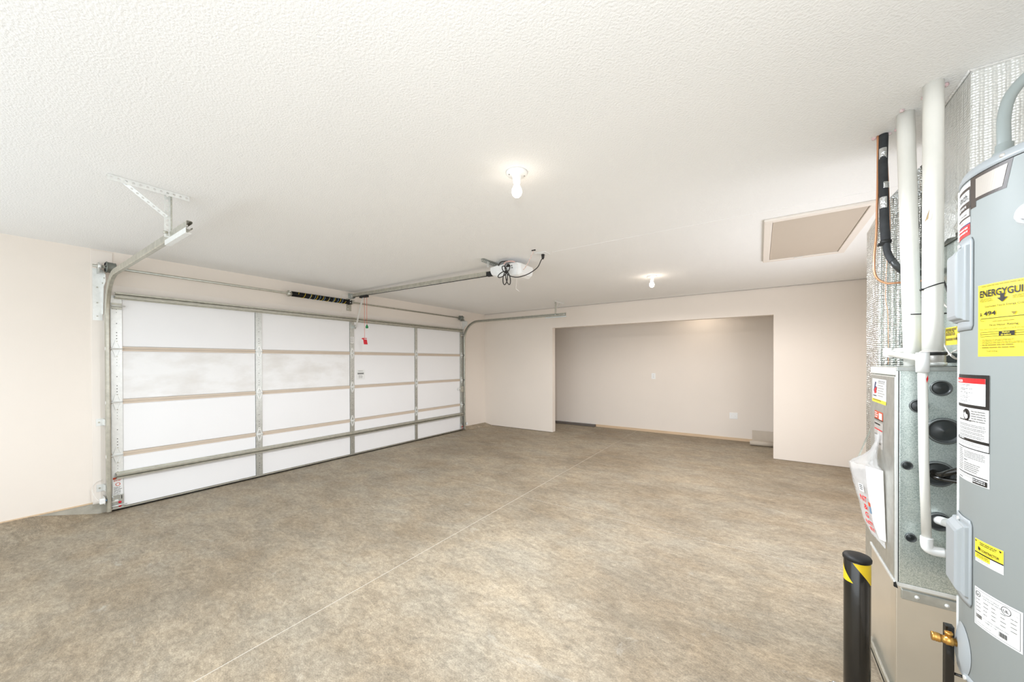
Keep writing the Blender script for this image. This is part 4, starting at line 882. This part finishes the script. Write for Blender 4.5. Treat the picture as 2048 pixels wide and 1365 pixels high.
para(L, 0, .003, w2-.016, .072, .014, M['inkb'], 0); L.rect(0, -.012, .022, .03, M['inkb'], 0)
para(L, .022, .011, w2-.024, .063, .0115, M['badge'], 1)
L.build('badge_label', wh)
L = Label(cyl(191.8, 1.48)); w3 = .133
L.rect(0, 0, w3, .19, M['ly'])
L.lines(.012, w3-.004, .186, .182, 1, M['inko'], seed=1)
L.text('ENERGYGUIDE', .007, .157, .0245, M['ink'], 3, 'l', .028, width=.122)
ux = .007+.122*.475; L.rect(ux-.0045, .142, ux+.0045, .160, M['ink'], 3, nu=1).poly([(ux-.012, .150), (ux, .138), (ux+.012, .150)], M['ink'], 3)
L.lines(.007, .05, .153, .143, 3, M['inko'], seed=2).lines(.085, .128, .152, .143, 3, M['inko'], seed=12)
L.text('Estimated Yearly Energy Cost', .066, .129, .0066, M['ink'], 3, 'c', .012, width=.086)
L.text('$', .008, .108, .011, M['ink'], 3, 'l', .02).text('494', .020, .107, .0165, M['ink'], 3, 'l', .02, sq=1.25)
L.rect(.010, .099, .128, .1005, M['ink'], 2).rect(.010, .094, .011, .1, M['ink'], 2).poly([(.083, .111), (.094, .111), (.0885, .103)], M['inko'], 3)
L.lines(.011, .022, .094, .0915, 1, M['inko'], seed=4).lines(.042, .09, .0915, .088, 1, M['inko'], seed=5, ragged=.05)
L.text('First Hour Rating', .066, .079, .0068, M['ink'], 3, 'c', .012, width=.062).text('(How much hot water you get in the first hour of use)', .006, .070, .0052, M['ink'], 3, 'l', 0, width=.122)
L.outline(.010, .052, .126, .064, .0009, M['ink'], 2).rect(.010, .0575, .126, .0585, M['ink'], 2).rect(.058, .052, .090, .064, M['ink'], 3)
L.text('Medium', .074, .0592, .0048, M['ly'], 5, 'c', .02).text('63 Gallons', .074, .0533, .0048, M['ly'], 5, 'c', .02).text('Low', .044, .0597, .0042, M['inko'], 4, 'c')
for k in range(4): L.rect(.010, .0415-.0065*k, .0115, .043-.0065*k, M['ink'], 2).lines(.014, .118, .044-.0065*k, .0385-.0065*k, 2 if k < 2 else 1, M['inko'], seed=20+k)
L.text('ftc.gov/energy', .028, .0125, .0048, M['ink'], 3, 'l', .01)
L.build('energy_label', wh)
L = Label(cyl(166, 1.132)); w4 = deg(199.3-166); q0 = deg(4.)
L.rect(0, 0, w4, .298, M['lw'])
L.rect(0, .206, w4, .298, M['ink'], 1).rect(0, .215, w4-.010, .288, M['lw'], 2).rect(0, .274, w4-.010, .288, M['lr'], 3)
L.text('DANGER', .062, .2765, .0095, M['lw'], 5, 'r', .02, sq=1.3)
for k in range(5): L.lines(.034, .105, .270-.0105*k, .262-.0105*k, 2, M['ink'], seed=30+k, ragged=.35)
L.disc(.076, .186, .0165, M['ink'], 2).poly([(.066, .19), (.072, .197), (.078, .188), (.086, .186), (.087, .178), (.077, .173), (.068, .18)], M['lw'], 4).disc(.069, .194, .004, M['ink'], 5)
L.lines(.098, w4-.006, .199, .166, 5, M['inkg'], seed=41, ragged=.15)
L.lines(.03, .115, .172, .165, 1, M['ink'], seed=42)
for k in range(4): L.lines(.03, w4-.006, .160-.010*k, .152-.010*k, 2, M['inkg'], seed=50+k, ragged=.1)
L.rect(0, .112, w4, .120, M['ink'], 1).lines(.03, .068, .1195, .1125, 1, M['lw'], 3, seed=3, ragged=.05)
L.lines(.03, w4-.012, .110, .100, 2, M['inkp'], seed=62).rect(0, .092, w4, .0945, M['ink'], 1).rect(w4-.0016, .092, w4, .206, M['ink'], 1)
L.lines(.028, .058, .088, .025, 12, M['inkg'], seed=70, ragged=.1).lines(.064, w4-.008, .084, .064, 5, M['inkg'], seed=71, ragged=.15).lines(.064, .082, .060, .055, 1, M['ink'], seed=72).lines(.064, w4-.02, .052, .026, 5, M['inkg'], seed=73)
L.rect(.02, .020, w4-.004, .0225, M['ink'], 1).lines(.03, w4-.03, .019, .010, 2, M['inkp'], seed=75).lines(.03, .06, .007, .003, 1, M['ink'], seed=76)
L.rect(w4-.052, .002, w4-.005, .0155, M['ink'], 2).lines(w4-.049, w4-.008, .0135, .004, 2, M['lw'], 4, seed=77, ragged=.05)
L.build('danger_label', wh)
L = Label(cyl(190.5, .926)); w5 = deg(16)
L.rect(0, 0, w5, .061, M['lw']).rect(0, .027, w5, .061, M['ly'], 1).rect(0, .0235, w5, .027, M['ink'], 1).rect(0, .010, .044, .0235, M['ly'], 1)
L.text('CONTRACTOR', .021, .033, .0088, M['ink'], 3, 'l', .025, width=.046).lines(.016, .062, .0555, .047, 2, M['ink'], seed=1, ragged=.2).lines(.03, .06, .031, .0285, 1, M['inko'], seed=2)
L.poly([(.012, .044), (.019, .040), (.017, .033), (.012, .035)], M['ink'], 3).poly([(.002, .058), (.007, .058), (.005, .053)], M['ink'], 3).poly([(w5-.009, .058), (w5-.003, .057), (w5-.006, .052)], M['ink'], 3)
L.lines(.006, .042, .021, .013, 2, M['inko'], seed=8).lines(.004, .042, .009, .002, 2, M['inkp'], seed=9, ragged=.05)
L.build('contractor_label', wh)
L = Label(cyl(190.2, .754)); w6 = deg(24.2)
L.rect(0, 0, w6, .102, M['lw']).outline(.004, .004, w6-.004, .098, .0008, M['ink'], 1)
L.disc(.013, .086, .0075, M['ink'], 2, .0062).text('SP', .0135, .0825, .0075, M['ink'], 3, 'c', .02)
L.text('UL', .083, .081, .0095, M['ink'], 3, 'c', .02).disc(.083, .0845, .0105, M['ink'], 2, .0092)
L.text('LISTED', .0955, .083, .004, M['inkg'], 3, width=.013).text('ELECTRIC STORAGE', .026, .087, .0048, M['ink'], 3).text('TANK WATER HEATER', .026, .081, .0048, M['ink'], 3)
for r_ in range(4):
    for c_ in range(5): L.lines(.008+c_*.021, .022+c_*.021, .073-.010*r_, .0685-.010*r_, 1, M['inkg'], seed=r_*7+c_, ragged=.3)
for k in range(10): L.rect(.008+k*.0017, .022, .0088+k*.0017+(.0004 if k % 3 == 0 else 0), .032, M['ink'], 2, nu=1); L.rect(.068+k*.0018, .012, .0689+k*.0018+(.0004 if k % 3 else 0), .024, M['ink'], 2, nu=1)
L.text('A. O. SMITH CORPORATION', .030, .029, .0046, M['ink'], 3).text('McBEE, SC USA', .034, .0225, .0046, M['ink'], 3).lines(.01, .06, .012, .008, 1, M['inkp'], seed=19)
L.build('rating_label', wh)
co = thing('flexible_conduit', 'grey flexible conduit arching up from the water heater top', 'conduit')
MB().tube(bez([(5.872, 1.545, 2.005), (5.872, 1.548, 2.06), (5.876, 1.56, 2.12), (5.887, 1.565, 2.175), (5.912, 1.565, 2.215), (5.95, 1.56, 2.245), (6.02, 1.56, 2.27), (6.15, 1.57, 2.275), (6.35, 1.6, 2.26), (XR, 1.6, 2.25)], 8), .0125, M['conduit'], 18).build('hose', None, co)
b = MB(); b.lathe([(.02, 2.008), (.02, 2.024), (.016, 2.026), (.016, 2.045), (.0126, 2.047)], M['conduit'], 14, (5.872, 1.546, 0)); b.build('connector', None, co)
sd = thing('heater_stand', 'black steel stand carrying the water heater', 'stand')
MB().lathe([(.0005, .535), (.245, .535), (.25, .538), (.25, .566), (.245, .5695), (.0005, .5695)], M['blackgloss'], 48, (HX, HY, 0)).build('platform', None, sd)
for k, a in enumerate((171.5, 300, 45)):
    a = R(a); px_, py_ = HX+.291*cos(a), HY+.291*sin(a)
    b = MB(); b.box((px_-.0095, py_-.0095, 0), (px_+.0095, py_+.0095, .685), M['blackgloss']); b.build('post', None, sd, bevel=.002)
    MB().tube([(px_, py_, .545), (HX+.24*cos(a), HY+.24*sin(a), .545)], .004, M['blackgloss'], 8).build('brace', None, sd)
# settle every Empty at its thing's base
bpy.context.view_layer.update()
for o in list(C.objects):
    if o.type == 'EMPTY' and not o.parent:
        pts = [c.matrix_world @ V(p) for c in o.children for p in c.bound_box]
        if not pts: continue
        base = V(((min(p.x for p in pts)+max(p.x for p in pts))/2, (min(p.y for p in pts)+max(p.y for p in pts))/2, min(p.z for p in pts)))
        o.location = base
        for c in o.children: c.matrix_parent_inverse = Matrix.Translation(-base)
